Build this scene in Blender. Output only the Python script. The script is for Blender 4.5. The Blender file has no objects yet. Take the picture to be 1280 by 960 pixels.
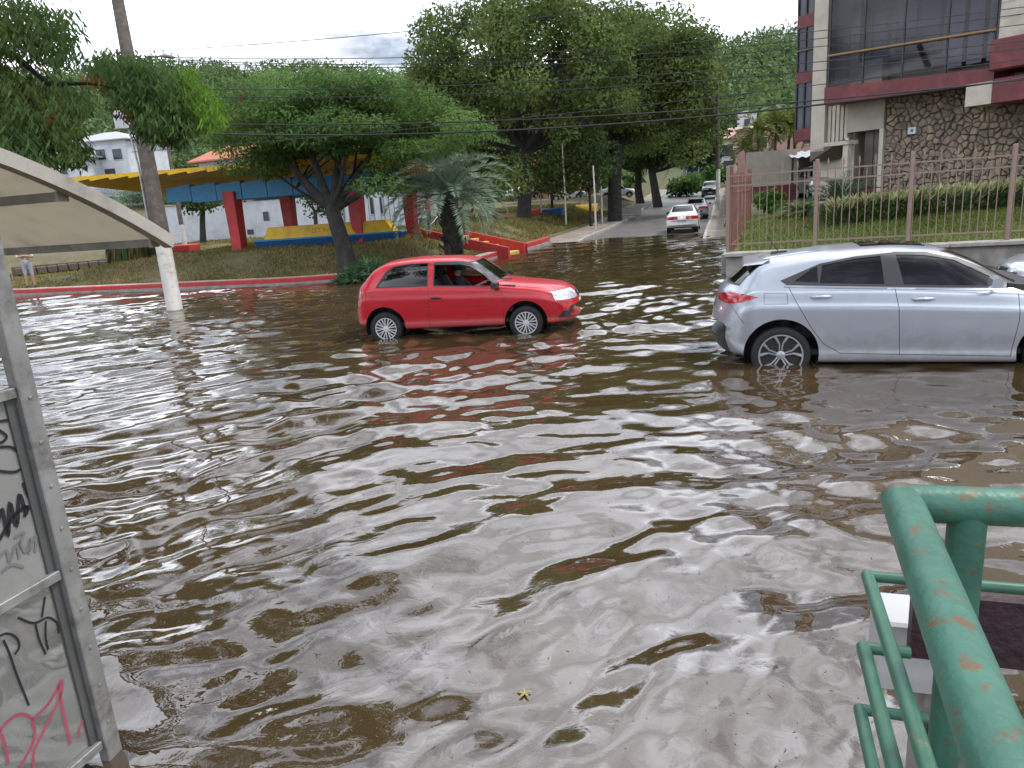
import bpy, bmesh, math, random
import numpy as np
from mathutils import Vector, Matrix
from mathutils.bvhtree import BVHTree
random.seed(7); rng = np.random.default_rng(11)
S = bpy.context.scene
COL = S.collection
PI = math.pi

# ---------------------------------------------------------------- camera
FPX, TILT, ROLL, EYE = 900.0, math.radians(14.2), math.atan(0.07), 2.2
fw = np.array([0, math.cos(TILT), -math.sin(TILT)]); up0 = np.array([0, math.sin(TILT), math.cos(TILT)]); rt0 = np.array([1., 0, 0])
rt = rt0*math.cos(ROLL)-up0*math.sin(ROLL); up = up0*math.cos(ROLL)+rt0*math.sin(ROLL)
CAM = np.array([0, 0, EYE])
cd = bpy.data.cameras.new('camera'); cam = bpy.data.objects.new('camera', cd); COL.objects.link(cam)
cd.sensor_width = 36; cd.lens = 36*FPX/1280; cd.clip_start = 0.05; cd.clip_end = 3000
M = Matrix(((rt[0], up[0], -fw[0], CAM[0]), (rt[1], up[1], -fw[1], CAM[1]), (rt[2], up[2], -fw[2], CAM[2]), (0, 0, 0, 1)))
cam.matrix_world = M
S.camera = cam
def ray(x, y): return fw+rt*(x-640)/FPX-up*(y-480)/FPX
def at(x, y, dep): return CAM+ray(x, y)*dep             # a point at a given distance
def gz(x, y, z=0.0):
    d = ray(x, y); return CAM+d*((z-EYE)/d[2])
U = np.array([.9563, -.2924, 0]); V = np.array([.2924, .9563, 0])   # the cross street runs along U, the side street along V
def uv(u, v, z=0.0): p = U*u+V*v; return np.array([p[0], p[1], z])
def to_uv(p): p = np.asarray(p); return float(p @ U), float(p @ V)
YAW = math.atan2(-.2924, .9563)

# ---------------------------------------------------------------- sky and sun
SUN_EL, SUN_AZ = math.radians(58), math.radians(80)      # azimuth measured from +Y towards +X
sd = Vector((math.sin(SUN_AZ)*math.cos(SUN_EL), math.cos(SUN_AZ)*math.cos(SUN_EL), math.sin(SUN_EL)))
W = bpy.data.worlds.new('World'); S.world = W; W.use_nodes = True
nt = W.node_tree; N = nt.nodes; L = nt.links
bg = N['Background']; bg.inputs['Strength'].default_value = 0.1
sky = N.new('ShaderNodeTexSky'); sky.sky_type = 'NISHITA'; sky.sun_disc = False
sky.sun_elevation = SUN_EL; sky.sun_rotation = SUN_AZ; sky.air_density = 1.0; sky.dust_density = 1.5
tc = N.new('ShaderNodeTexCoord'); sep = N.new('ShaderNodeSeparateXYZ'); L.new(tc.outputs['Generated'], sep.inputs[0])
def wmath(op, a, b=None, c=None):
    n = N.new('ShaderNodeMath'); n.operation = op
    for i, q in enumerate((a, b, c)):
        if q is None: continue
        if isinstance(q, (int, float)): n.inputs[i].default_value = q
        else: L.new(q, n.inputs[i])
    return n.outputs[0]
zz = wmath('ADD', wmath('MAXIMUM', sep.outputs['Z'], 0.0), 0.16)
comb = N.new('ShaderNodeCombineXYZ')
L.new(wmath('DIVIDE', sep.outputs['X'], zz), comb.inputs[0]); L.new(wmath('DIVIDE', sep.outputs['Y'], zz), comb.inputs[1])
n1 = N.new('ShaderNodeTexNoise'); n1.inputs['Scale'].default_value = 0.8; n1.inputs['Detail'].default_value = 7; n1.inputs['Roughness'].default_value = 0.6; n1.inputs['Distortion'].default_value = 0.35
mp = N.new('ShaderNodeMapping'); mp.inputs['Location'].default_value = (-0.15, 0.75, 0); L.new(comb.outputs[0], mp.inputs[0]); L.new(mp.outputs[0], n1.inputs['Vector'])
ramp = N.new('ShaderNodeMapRange'); ramp.inputs['From Min'].default_value = 0.42; ramp.inputs['From Max'].default_value = 0.54; ramp.interpolation_type = 'SMOOTHSTEP'; ramp.inputs['To Min'].default_value = 0.16
L.new(n1.outputs['Fac'], ramp.inputs['Value'])
n2 = N.new('ShaderNodeTexNoise'); n2.inputs['Scale'].default_value = 1.3; n2.inputs['Detail'].default_value = 5; L.new(mp.outputs[0], n2.inputs['Vector'])
shade = N.new('ShaderNodeMapRange'); shade.inputs['From Min'].default_value = 0.34; shade.inputs['From Max'].default_value = 0.66
shade.inputs['To Min'].default_value = 0.36; shade.inputs['To Max'].default_value = 1.5; L.new(n2.outputs['Fac'], shade.inputs['Value'])
vd = N.new('ShaderNodeVectorMath'); vd.operation = 'DOT_PRODUCT'; L.new(tc.outputs['Generated'], vd.inputs[0]); vd.inputs[1].default_value = sd
glow = wmath('MULTIPLY_ADD', wmath('POWER', wmath('MAXIMUM', vd.outputs['Value'], 0.0), 2.0), 4.0, 24.0)   # thin cloud is brighter round the sun
cb = wmath('MULTIPLY', glow, shade.outputs[0])
cc = N.new('ShaderNodeVectorMath'); cc.operation = 'SCALE'; cc.inputs[0].default_value = (0.93, 0.97, 1.07); L.new(cb, cc.inputs['Scale'])
mix = N.new('ShaderNodeMix'); mix.data_type = 'RGBA'; L.new(ramp.outputs[0], mix.inputs['Factor']); L.new(sky.outputs[0], mix.inputs[6]); L.new(cc.outputs[0], mix.inputs[7])
L.new(mix.outputs[2], bg.inputs['Color'])
sl = bpy.data.lights.new('sun', 'SUN'); sl.energy = 2.5; sl.angle = math.radians(10); sl.color = (1, .955, .88)
so = bpy.data.objects.new('sun', sl); COL.objects.link(so); so.rotation_euler = sd.to_track_quat('Z', 'Y').to_euler()
S.view_settings.view_transform = 'Standard'; S.view_settings.look = 'None'; S.view_settings.exposure = 0.04; S.view_settings.gamma = 1.0
S.cycles.max_bounces = 6; S.cycles.transparent_max_bounces = 12; S.cycles.caustics_reflective = False; S.cycles.caustics_refractive = False
S.cycles.use_denoising = True

# ---------------------------------------------------------------- materials
def mat(name, col, rough=.6, metal=0.0, var=.18, scale=3.0, col2=None, thr=(.5, .7), c2scale=2.0, bump=0.0, bscale=30.0, coat=0.0, spec=.5, transl=0.0, attr=None, ior=None, space='pos', fleck=0):
    m = bpy.data.materials.new(name); m.use_nodes = True
    t = m.node_tree; n = t.nodes; l = t.links; b = n['Principled BSDF']
    b.inputs['Roughness'].default_value = rough; b.inputs['Metallic'].default_value = metal
    b.inputs['Specular IOR Level'].default_value = spec; b.inputs['Coat Weight'].default_value = coat; b.inputs['Coat Roughness'].default_value = .04
    if ior: b.inputs['IOR'].default_value = ior
    if space == 'pos': g = n.new('ShaderNodeNewGeometry').outputs['Position']
    else: g = n.new('ShaderNodeTexCoord').outputs['Object']
    nz = n.new('ShaderNodeTexNoise'); nz.inputs['Scale'].default_value = scale; nz.inputs['Detail'].default_value = 5; nz.inputs['Roughness'].default_value = .62; l.new(g, nz.inputs['Vector'])
    mr = n.new('ShaderNodeMapRange'); mr.inputs['From Min'].default_value = .28; mr.inputs['From Max'].default_value = .72
    mr.inputs['To Min'].default_value = 1-var; mr.inputs['To Max'].default_value = 1+var; l.new(nz.outputs['Fac'], mr.inputs['Value'])
    sc = n.new('ShaderNodeVectorMath'); sc.operation = 'SCALE'; l.new(mr.outputs[0], sc.inputs['Scale'])
    base = None
    if col2 is not None:
        n2 = n.new('ShaderNodeTexNoise'); n2.inputs['Scale'].default_value = c2scale; n2.inputs['Detail'].default_value = 6; n2.inputs['Roughness'].default_value = .65; l.new(g, n2.inputs['Vector'])
        r2 = n.new('ShaderNodeMapRange'); r2.inputs['From Min'].default_value = thr[0]; r2.inputs['From Max'].default_value = thr[1]; l.new(n2.outputs['Fac'], r2.inputs['Value'])
        mx = n.new('ShaderNodeMix'); mx.data_type = 'RGBA'; mx.inputs[6].default_value = (*col, 1); mx.inputs[7].default_value = (*col2, 1); l.new(r2.outputs[0], mx.inputs['Factor'])
        base = mx.outputs[2]
    if attr:
        at_ = n.new('ShaderNodeAttribute'); at_.attribute_name = attr
        mx2 = n.new('ShaderNodeMapRange'); mx2.inputs['To Min'].default_value = .55; mx2.inputs['To Max'].default_value = 1.5; l.new(at_.outputs['Fac'], mx2.inputs['Value'])
        s2 = n.new('ShaderNodeVectorMath'); s2.operation = 'SCALE'; l.new(mx2.outputs[0], s2.inputs['Scale'])
        if base is None: s2.inputs[0].default_value = col
        else: l.new(base, s2.inputs[0])
        base = s2.outputs[0]
    if base is None: sc.inputs[0].default_value = col
    else: l.new(base, sc.inputs[0])
    l.new(sc.outputs[0], b.inputs['Base Color'])
    if bump:
        nb = n.new('ShaderNodeTexNoise'); nb.inputs['Scale'].default_value = bscale; nb.inputs['Detail'].default_value = 4; l.new(g, nb.inputs['Vector'])
        bp_ = n.new('ShaderNodeBump'); bp_.inputs['Strength'].default_value = bump; bp_.inputs['Distance'].default_value = .02; l.new(nb.outputs['Fac'], bp_.inputs['Height']); l.new(bp_.outputs[0], b.inputs['Normal'])
    if transl:
        tr = n.new('ShaderNodeBsdfTranslucent'); l.new(sc.outputs[0], tr.inputs['Color'])
        ms = n.new('ShaderNodeMixShader'); ms.inputs[0].default_value = transl; l.new(b.outputs[0], ms.inputs[1]); l.new(tr.outputs[0], ms.inputs[2]); l.new(ms.outputs[0], n['Material Output'].inputs['Surface'])
    return m
def glass(name, tint, refl=1.0, ior=1.5):
    m = bpy.data.materials.new(name); m.use_nodes = True; t = m.node_tree; n = t.nodes; l = t.links
    n.remove(n['Principled BSDF'])
    tr = n.new('ShaderNodeBsdfTransparent'); tr.inputs[0].default_value = (*tint, 1)
    gl = n.new('ShaderNodeBsdfGlossy'); gl.inputs['Roughness'].default_value = .02; gl.inputs[0].default_value = (refl, refl, refl, 1)
    fr = n.new('ShaderNodeFresnel'); ge = n.new('ShaderNodeNewGeometry'); mr = n.new('ShaderNodeMapRange'); mr.inputs['To Min'].default_value = ior; mr.inputs['To Max'].default_value = 1/ior
    l.new(ge.outputs['Backfacing'], mr.inputs['Value']); l.new(mr.outputs[0], fr.inputs[0])
    ms = n.new('ShaderNodeMixShader'); l.new(fr.outputs[0], ms.inputs[0]); l.new(tr.outputs[0], ms.inputs[1]); l.new(gl.outputs[0], ms.inputs[2]); l.new(ms.outputs[0], n['Material Output'].inputs['Surface'])
    return m
MT = {}
MT['black'] = mat('black rubber', (.012, .012, .013), .75, var=.2)
MT['dark'] = mat('dark trim', (.02, .02, .022), .45)
MT['interior'] = mat('car interior', (.03, .03, .032), .8)
MT['redpaint'] = mat('red car paint', (.44, .006, .016), .3, coat=.25, var=.06)
MT['silver'] = mat('silver car paint', (.40, .43, .48), .28, metal=.5, coat=.8, var=.05)
MT['whitecar'] = mat('white car paint', (.72, .73, .73), .3, coat=.7, var=.04)
MT['greycar'] = mat('grey car paint', (.40, .42, .44), .32, metal=.4, coat=.7, var=.04)
MT['darkcar'] = mat('dark car paint', (.025, .03, .045), .3, coat=.8, var=.05)
MT['cgl_dark'] = glass('tinted car glass', (.05, .055, .07), .95, 1.6)
MT['cgl'] = glass('clear car glass', (.45, .52, .50), 1.0, 1.9)
MT['cgl_mid'] = glass('smoked car glass', (.10, .115, .14), .85, 1.55)
MT['alloy'] = mat('alloy rim', (.42, .43, .44), .3, metal=.8, var=.08)
MT['hubcap'] = mat('hub cap', (.60, .61, .62), .38, metal=.35, var=.08)
MT['rimdark'] = mat('dark rim', (.03, .03, .033), .4, metal=.3)
MT['chrome'] = mat('chrome strip', (.8, .8, .82), .12, metal=1, var=.03)
MT['taillamp'] = mat('red lamp', (.42, .008, .012), .12, coat=1, var=.1)
MT['headlamp'] = mat('head lamp', (.62, .66, .70), .12, metal=.35, coat=1, var=.25, scale=14)
MT['plate'] = mat('number plate', (.5, .52, .55), .4, var=.1)
MT['skin'] = mat('skin', (.42, .24, .16), .55, var=.08)
MT['hair'] = mat('dark hair', (.015, .011, .009), .6)
MT['cl_white'] = mat('white cloth', (.55, .56, .62), .85, var=.12)
MT['cl_grey'] = mat('grey cloth', (.33, .34, .40), .85, var=.15)
MT['cl_dark'] = mat('dark cloth', (.025, .027, .035), .85, var=.2)
MT['cl_blue'] = mat('blue cloth', (.06, .09, .17), .85, var=.2)
MT['cl_red'] = mat('red cloth', (.38, .03, .04), .85, var=.2)
MT['red'] = mat('red wall paint', (.46, .03, .032), .55, var=.2, col2=(.24, .05, .04), thr=(.5, .72), c2scale=2.4, bump=.12)
MT['yellow'] = mat('yellow paint', (.70, .43, .010), .5, var=.14, col2=(.40, .27, .05), thr=(.5, .76), c2scale=2.0, bump=.08)
MT['stepyellow'] = mat('worn yellow paint', (.60, .42, .06), .65, var=.2, col2=(.22, .18, .09), thr=(.48, .7), c2scale=3.0, bump=.2)
MT['blue'] = mat('blue paint', (.03, .21, .42), .5, var=.14, col2=(.05, .14, .24), thr=(.58, .75), c2scale=3, bump=.08)
MT['navy'] = mat('deep blue paint', (.012, .08, .22), .5, var=.15, bump=.06)
MT['concrete'] = mat('concrete', (.30, .29, .27), .85, var=.2, col2=(.17, .16, .14), thr=(.45, .75), c2scale=2.3, bump=.25)
MT['kerbtop'] = mat('kerb concrete', (.36, .34, .31), .85, var=.2, col2=(.2, .18, .15), thr=(.45, .7), bump=.25)
MT['asphalt'] = mat('wet asphalt', (.13, .13, .135), .38, var=.2, col2=(.20, .17, .15), thr=(.45, .65), c2scale=.6, bump=.3, bscale=60)
MT['pavement'] = mat('worn pavement', (.25, .22, .19), .7, var=.25, col2=(.15, .11, .075), thr=(.42, .66), c2scale=.9, bump=.35)
MT['grass'] = mat('lawn soil', (.095, .085, .032), .9, var=.35, scale=2.5, col2=(.125, .085, .05), thr=(.48, .68), c2scale=.55, bump=.5, bscale=22)
gm = MT['grass'].node_tree; gn = gm.nodes; gb = gn['Principled BSDF']; src = gb.inputs['Base Color'].links[0].from_socket
gp = gn.new('ShaderNodeNewGeometry'); gs = gn.new('ShaderNodeSeparateXYZ'); gm.links.new(gp.outputs['Position'], gs.inputs[0]); gr = gn.new('ShaderNodeMapRange'); gr.inputs['From Min'].default_value = 2.5; gr.inputs['From Max'].default_value = 6; gm.links.new(gs.outputs['Z'], gr.inputs['Value'])
gx = gn.new('ShaderNodeMix'); gx.data_type = 'RGBA'; gm.links.new(gr.outputs[0], gx.inputs['Factor']); gm.links.new(src, gx.inputs[6]); gx.inputs[7].default_value = (.045, .075, .028, 1); gm.links.new(gx.outputs[2], gb.inputs['Base Color'])   # undergrowth on the hills
MT['lawn'] = mat('green lawn', (.10, .14, .03), .9, var=.3, scale=4, col2=(.14, .15, .045), thr=(.45, .7), c2scale=1.2, bump=.5, bscale=25)
MT['bark'] = mat('bark', (.055, .045, .037), .9, var=.35, scale=9, bump=.6, bscale=14)
MT['bark2'] = mat('dark mossy bark', (.020, .020, .016), .95, var=.45, scale=5, col2=(.045, .043, .035), thr=(.5, .7), c2scale=4, bump=1.0, bscale=7)
MT['wood'] = mat('old pole wood', (.075, .06, .05), .85, var=.3, scale=6, col2=(.14, .12, .10), thr=(.5, .75), c2scale=5, bump=.4, bscale=18)
MT['whitewash'] = mat('whitewash', (.52, .50, .46), .8, var=.15, col2=(.30, .26, .2), thr=(.52, .72), c2scale=4, bump=.25)
MT['galv'] = mat('galvanised metal', (.25, .25, .24), .5, metal=.35, var=.25, scale=8, col2=(.13, .12, .11), thr=(.5, .7), c2scale=9)
MT['shelter'] = mat('beige shelter sheet', (.60, .565, .49), .6, var=.1, col2=(.40, .37, .31), thr=(.5, .75), c2scale=3, bump=.06, transl=.6)
MT['shelterrib'] = mat('shelter rib paint', (.37, .345, .30), .6, var=.2, col2=(.20, .18, .15), thr=(.5, .75), c2scale=7)
MT['greenpaint'] = mat('green rail paint', (.036, .125, .086), .45, var=.22, scale=10, col2=(.11, .07, .035), thr=(.565, .62), c2scale=21, bump=.15, bscale=45)
MT['greenpaint2'] = mat('thin rail paint', (.036, .118, .076), .38, var=.22, scale=12, col2=(.16, .14, .07), thr=(.62, .72), c2scale=20)
MT['plank'] = mat('dark stained plank', (.030, .012, .017), .5, var=.45, scale=12, bump=.5, bscale=35)
MT['whitepaint'] = mat('white painted block', (.45, .45, .45), .6, var=.08, col2=(.42, .41, .39), thr=(.5, .7), c2scale=5)
MT['wire'] = mat('cable', (.02, .02, .022), .6)
MT['fence'] = mat('pinkish fence paint', (.25, .18, .145), .6, var=.14, col2=(.25, .14, .10), thr=(.55, .7), c2scale=6)
MT['rust'] = mat('red brown gate', (.20, .085, .065), .65, var=.25, scale=7)
MT['cream'] = mat('cream render', (.46, .42, .35), .75, var=.1, col2=(.34, .31, .26), thr=(.5, .75), c2scale=1.2, bump=.1)
MT['greyrender'] = mat('grey beige render', (.33, .31, .26), .8, var=.1, bump=.1)
MT['white'] = mat('white wall', (.52, .54, .58), .8, var=.1, col2=(.34, .34, .34), thr=(.5, .75), c2scale=.7)
MT['maroon'] = mat('maroon paint', (.115, .020, .025), .55, var=.22, col2=(.20, .04, .038), thr=(.5, .7), c2scale=1.6)
MT['brownpanel'] = mat('brown panel', (.10, .08, .07), .6, var=.15)
MT['rail'] = mat('ochre hand rail', (.20, .12, .045), .5)
MT['bglass'] = mat('grey window glass', (.06, .066, .085), .1, var=.25, scale=1.2, spec=.5)
MT['net'] = glass('dark balcony glass', (.60, .60, .64), .9, 1.35)
MT['stone'] = mat('field stone', (.19, .155, .12), .85, var=.4, scale=3.5, bump=.6, bscale=9, col2=(.27, .21, .15), thr=(.45, .62), c2scale=2.2)
MT['mortar'] = mat('dark mortar', (.12, .10, .082), .95, bump=.5)
MT['tile'] = mat('clay roof tile', (.42, .15, .09), .8, var=.25, scale=5, bump=.3)
MT['pinktile'] = mat('pale roof tile', (.42, .26, .22), .8, var=.2, bump=.3)
MT['greyroof'] = mat('grey metal roof', (.36, .37, .38), .5, var=.1)
MT['bluegate'] = mat('blue grey gate', (.10, .14, .19), .5, var=.15)
MT['brick'] = mat('brick wall', (.27, .14, .09), .85, var=.25, scale=4, bump=.3)
MT['windowdark'] = mat('dark window', (.035, .04, .05), .15, var=.3)
MT['insul'] = mat('insulator', (.05, .04, .04), .3)
MT['leafdry'] = mat('yellow leaf', (.36, .29, .09), .6)
MT['debris'] = mat('plant debris', (.16, .11, .05), .8, var=.4, scale=30)
MT['ink'] = mat('black spray paint', (.012, .012, .014), .45)
MT['inkred'] = mat('faded red spray paint', (.30, .06, .09), .6)
MT['inkgrey'] = mat('faded grey spray paint', (.16, .16, .16), .6)
def mud(m, z0, z1, amt):      # dried mud splashed on the lower panels
    t = m.node_tree; n = t.nodes; l = t.links; b = n['Principled BSDF']; src = b.inputs['Base Color'].links[0].from_socket
    c = n.new('ShaderNodeTexCoord'); sp = n.new('ShaderNodeSeparateXYZ'); l.new(c.outputs['Object'], sp.inputs[0]); nz = n.new('ShaderNodeTexNoise'); nz.inputs['Scale'].default_value = 5; nz.inputs['Detail'].default_value = 7; nz.inputs['Roughness'].default_value = .7; l.new(c.outputs['Object'], nz.inputs['Vector'])
    ad = n.new('ShaderNodeMath'); ad.operation = 'MULTIPLY_ADD'; l.new(nz.outputs['Fac'], ad.inputs[0]); ad.inputs[1].default_value = -.55; l.new(sp.outputs['Z'], ad.inputs[2])
    r = n.new('ShaderNodeMapRange'); r.inputs['From Min'].default_value = z1-.28; r.inputs['From Max'].default_value = z0-.28; r.inputs['To Max'].default_value = amt; l.new(ad.outputs[0], r.inputs['Value'])
    x = n.new('ShaderNodeMix'); x.data_type = 'RGBA'; l.new(r.outputs[0], x.inputs['Factor']); l.new(src, x.inputs[6]); x.inputs[7].default_value = (.13, .095, .06, 1); l.new(x.outputs[2], b.inputs['Base Color'])
    r2 = n.new('ShaderNodeMapRange'); r2.inputs['To Min'].default_value = b.inputs['Roughness'].default_value; r2.inputs['To Max'].default_value = .75; l.new(r.outputs[0], r2.inputs['Value']); l.new(r2.outputs[0], b.inputs['Roughness'])
mud(MT['redpaint'], .28, .5, .3); mud(MT['silver'], .25, .62, .5); mud(MT['whitecar'], .3, .55, .4)
def leafmat(name, c, tr=.35, var=.3, c2=None): return mat(name, c, .6, var=var, scale=.7, attr='tint', transl=tr, col2=c2, thr=(.48, .66), c2scale=.45, spec=.12)
MT['lf_big'] = leafmat('broad tree leaves', (.112, .165, .050), .48, c2=(.155, .185, .055))
MT['lf_dark'] = leafmat('dark tree leaves', (.058, .10, .034), .42)
MT['lf_feather'] = leafmat('feathery leaves', (.10, .185, .052), .5, c2=(.13, .19, .05))
MT['lf_near'] = leafmat('drooping leaves', (.080, .145, .045), .45, c2=(.13, .155, .04))
MT['lf_lime'] = leafmat('young lime leaves', (.12, .24, .03), .45)
MT['lf_orange'] = leafmat('orange leaves', (.22, .10, .02), .4)
MT['lf_hill'] = leafmat('hill forest leaves', (.085, .14, .055), .35, c2=(.125, .16, .045), var=.35)
MT['lf_palm'] = leafmat('grey green palm leaf', (.20, .27, .19), .35)
MT['lf_areca'] = leafmat('areca leaf', (.10, .14, .03), .35, c2=(.2, .14, .03))
MT['lf_bush'] = leafmat('bush leaves', (.085, .16, .035), .35)
MT['lf_varieg'] = leafmat('pale strap leaves', (.36, .38, .18), .35)
MT['lf_spike'] = leafmat('spiky dark leaves', (.06, .115, .055), .3)
MT['lf_brown'] = leafmat('dead palm leaves', (.13, .085, .04), .25)
MT['lf_red'] = leafmat('red blossom', (.6, .05, .03), .3)
MT['lf_grass'] = leafmat('grass blades', (.19, .175, .055), .35, c2=(.26, .18, .085))
MT['lf_lawn'] = leafmat('lawn blades', (.15, .19, .05), .4, c2=(.21, .20, .075))
# ---------------------------------------------------------------- object helpers
def link(name, me, m=None, parent=None, loc=None):
    o = bpy.data.objects.new(name, me); COL.objects.link(o)
    if m is not None and me is not None:
        for x in (m if isinstance(m, (list, tuple)) else [m]): me.materials.append(MT[x] if isinstance(x, str) else x)
    if parent is not None: o.parent = parent
    if loc is not None: o.location = loc
    return o
def tag(o, label, cat, group=None):
    o['label'] = label; o['category'] = cat
    if group: o['group'] = group
    return o
def thing(name, label, cat, loc=(0, 0, 0), rz=0.0, group=None):
    o = link(name, None, loc=Vector([float(c) for c in loc])); o.rotation_euler = (0, 0, rz); return tag(o, label, cat, group)
def struct(o, kind='structure'): o['kind'] = kind; return o
class MB:
    """collects shapes, then links them as one mesh"""
    def __init__(s): s.v = []; s.f = []; s.mi = []
    def add(s, vs, fs, mi=0):
        k = len(s.v); s.v += [tuple(map(float, p)) for p in vs]; s.f += [tuple(i+k for i in f) for f in fs]; s.mi += [mi]*len(fs); return s
    def box(s, c, d, rz=0.0, mi=0, bev=0.0):
        hx, hy, hz = d[0]/2, d[1]/2, d[2]/2; cs, sn = math.cos(rz), math.sin(rz)
        if bev > 0:
            b = bev; vs = []; 
            prof = [(-hz, b), (-hz+b, 0), (hz-b, 0), (hz, b)]
            for z, i in prof:
                x, y = hx-i, hy-i; e = b*.5 if i == 0 else 0
                ring = [(-x, -y+b), (-x+b, -y), (x-b, -y), (x, -y+b), (x, y-b), (x-b, y), (-x+b, y), (-x, y-b)]
                vs += [(p[0], p[1], z) for p in ring]
            fs = [tuple(range(7, -1, -1))]+[(r*8+k, r*8+(k+1) % 8, r*8+8+(k+1) % 8, r*8+8+k) for r in range(3) for k in range(8)]+[tuple(range(24, 32))]
        else:
            vs = [(x*hx, y*hy, z*hz) for z in (-1, 1) for x, y in ((-1, -1), (1, -1), (1, 1), (-1, 1))]
            fs = [(3, 2, 1, 0), (4, 5, 6, 7), (0, 1, 5, 4), (1, 2, 6, 5), (2, 3, 7, 6), (3, 0, 4, 7)]
        return s.add([(c[0]+x*cs-y*sn, c[1]+x*sn+y*cs, c[2]+z) for x, y, z in vs], fs, mi)
    def hexa(s, p8, mi=0):   # 4 bottom, 4 top, counterclockwise
        return s.add(p8, [(3, 2, 1, 0), (4, 5, 6, 7), (0, 1, 5, 4), (1, 2, 6, 5), (2, 3, 7, 6), (3, 0, 4, 7)], mi)
    def prism(s, base, top, mi=0):
        n = len(base); return s.add(list(base)+list(top), [tuple(range(n-1, -1, -1)), tuple(range(n, 2*n))]+[(i, (i+1) % n, n+(i+1) % n, n+i) for i in range(n)], mi)
    def tube(s, pts, rad, n=8, mi=0, cap=True):
        pts = [Vector([float(c) for c in p]) for p in pts]; k = len(pts)
        if isinstance(rad, (int, float)): rad = [rad]*k
        vs = []; ref = None
        for i, p in enumerate(pts):
            d = (pts[min(i+1, k-1)]-pts[max(i-1, 0)]).normalized()
            if ref is None: ref = d.orthogonal().normalized()
            a = (ref-d*ref.dot(d))
            a = a.normalized() if a.length > 1e-6 else d.orthogonal().normalized()
            ref = a; b = d.cross(a)
            vs += [p+(a*math.cos(2*PI*j/n)+b*math.sin(2*PI*j/n))*rad[i] for j in range(n)]
        fs = [(i*n+j, i*n+(j+1) % n, i*n+n+(j+1) % n, i*n+n+j) for i in range(k-1) for j in range(n)]
        if cap: fs += [tuple(range(n-1, -1, -1)), tuple(range((k-1)*n, k*n))]
        return s.add(vs, fs, mi)
    def lathe(s, prof, n=24, axis='z', o=(0, 0, 0), mi=0, closed=False):
        vs = []; k = len(prof)
        for r, h in prof:
            for j in range(n):
                a = 2*PI*j/n; c, d = r*math.cos(a), r*math.sin(a)
                p = (c, d, h) if axis == 'z' else ((c, h, d) if axis == 'y' else (h, c, d))
                vs.append((p[0]+o[0], p[1]+o[1], p[2]+o[2]))
        rng_ = range(k) if closed else range(k-1)
        fs = [(i*n+j, i*n+(j+1) % n, ((i+1) % k)*n+(j+1) % n, ((i+1) % k)*n+j) for i in rng_ for j in range(n)]
        return s.add(vs, fs, mi)
    def mesh(s, name='m', smooth=None):
        me = bpy.data.meshes.new(name); me.from_pydata(s.v, [], s.f)
        me.polygons.foreach_set('material_index', s.mi)
        bm = bmesh.new(); bm.from_mesh(me); bmesh.ops.recalc_face_normals(bm, faces=bm.faces); bm.to_mesh(me); bm.free()
        if smooth is not None:
            me.polygons.foreach_set('use_smooth', [True]*len(me.polygons)); me.set_sharp_from_angle(angle=math.radians(smooth))
        return me
    def build(s, name, m, parent=None, smooth=None, loc=None): return link(name, s.mesh(name, smooth), m, parent, loc)
def quads_mesh(name, verts, n_per, tint=None, smooth=False):
    """verts: (N*n_per,3); each face owns its corners"""
    nv = len(verts); nf = nv//n_per; me = bpy.data.meshes.new(name)
    me.vertices.add(nv); me.vertices.foreach_set('co', np.ascontiguousarray(verts, dtype=np.float32).ravel())
    me.loops.add(nv); me.loops.foreach_set('vertex_index', np.arange(nv, dtype=np.int32))
    me.polygons.add(nf); me.polygons.foreach_set('loop_start', np.arange(0, nv, n_per, dtype=np.int32)); me.polygons.foreach_set('loop_total', np.full(nf, n_per, dtype=np.int32))
    if tint is not None:
        a = me.attributes.new('tint', 'FLOAT', 'FACE'); a.data.foreach_set('value', np.asarray(tint, dtype=np.float32))
    me.update(calc_edges=True); return me
def unit(a): return a/np.maximum(np.linalg.norm(a, axis=-1, keepdims=True), 1e-9)
def leaf_quads(pos, direc, nrm, ln, wd):
    """rhombic leaves: pos (N,3) base, direc along leaf, nrm face normal"""
    d = unit(direc); side = unit(np.cross(d, nrm)); ln = np.broadcast_to(ln, len(pos))[:, None]; wd = np.broadcast_to(wd, len(pos))[:, None]
    q = np.stack([pos, pos+d*ln*.45+side*wd*.5, pos+d*ln, pos+d*ln*.45-side*wd*.5], 1)
    return q.reshape(-1, 3)
def clump_leaves(centers, radii, per, ln, wd, droop=.0, flat=.0, shell=.45, seed=0, up_bias=.5):
    """leaves scattered in ellipsoid clumps; returns verts, tint"""
    g = np.random.default_rng(seed); P = []; D = []; T = []; NN = []
    for c, r in zip(centers, radii):
        k = int(per*np.clip((r[0]*r[1]*r[2])**(2/3)/1.0, .25, 60)) if per > 0 else int(-per)
        x = unit(g.normal(size=(k, 3))); rad = (shell+(1-shell)*g.random(k)**.6)[:, None]
        o = x*rad; p = np.asarray(c)+o*np.asarray(r)
        d = unit(x*.6+g.normal(size=(k, 3))*.8); d[:, 2] = d[:, 2]*(1-flat)-droop
        nn = unit(g.normal(size=(k, 3))*.6+np.array([0, 0, up_bias])+x*.5)
        P.append(p); D.append(d); NN.append(nn); T.append(np.clip(.5+g.normal(size=k)*.2+g.normal()*.20, 0, 1))
    P = np.concatenate(P); D = np.concatenate(D); NN = np.concatenate(NN); T = np.concatenate(T); k = len(P)
    return leaf_quads(P, D, NN, ln*(.7+.6*g.random(k)), wd*(.7+.6*g.random(k))), T
def bezier(p0, p1, p2, k): return [tuple((1-t)**2*np.asarray(p0)+2*t*(1-t)*np.asarray(p1)+t*t*np.asarray(p2)) for t in np.linspace(0, 1, k)]
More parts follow.
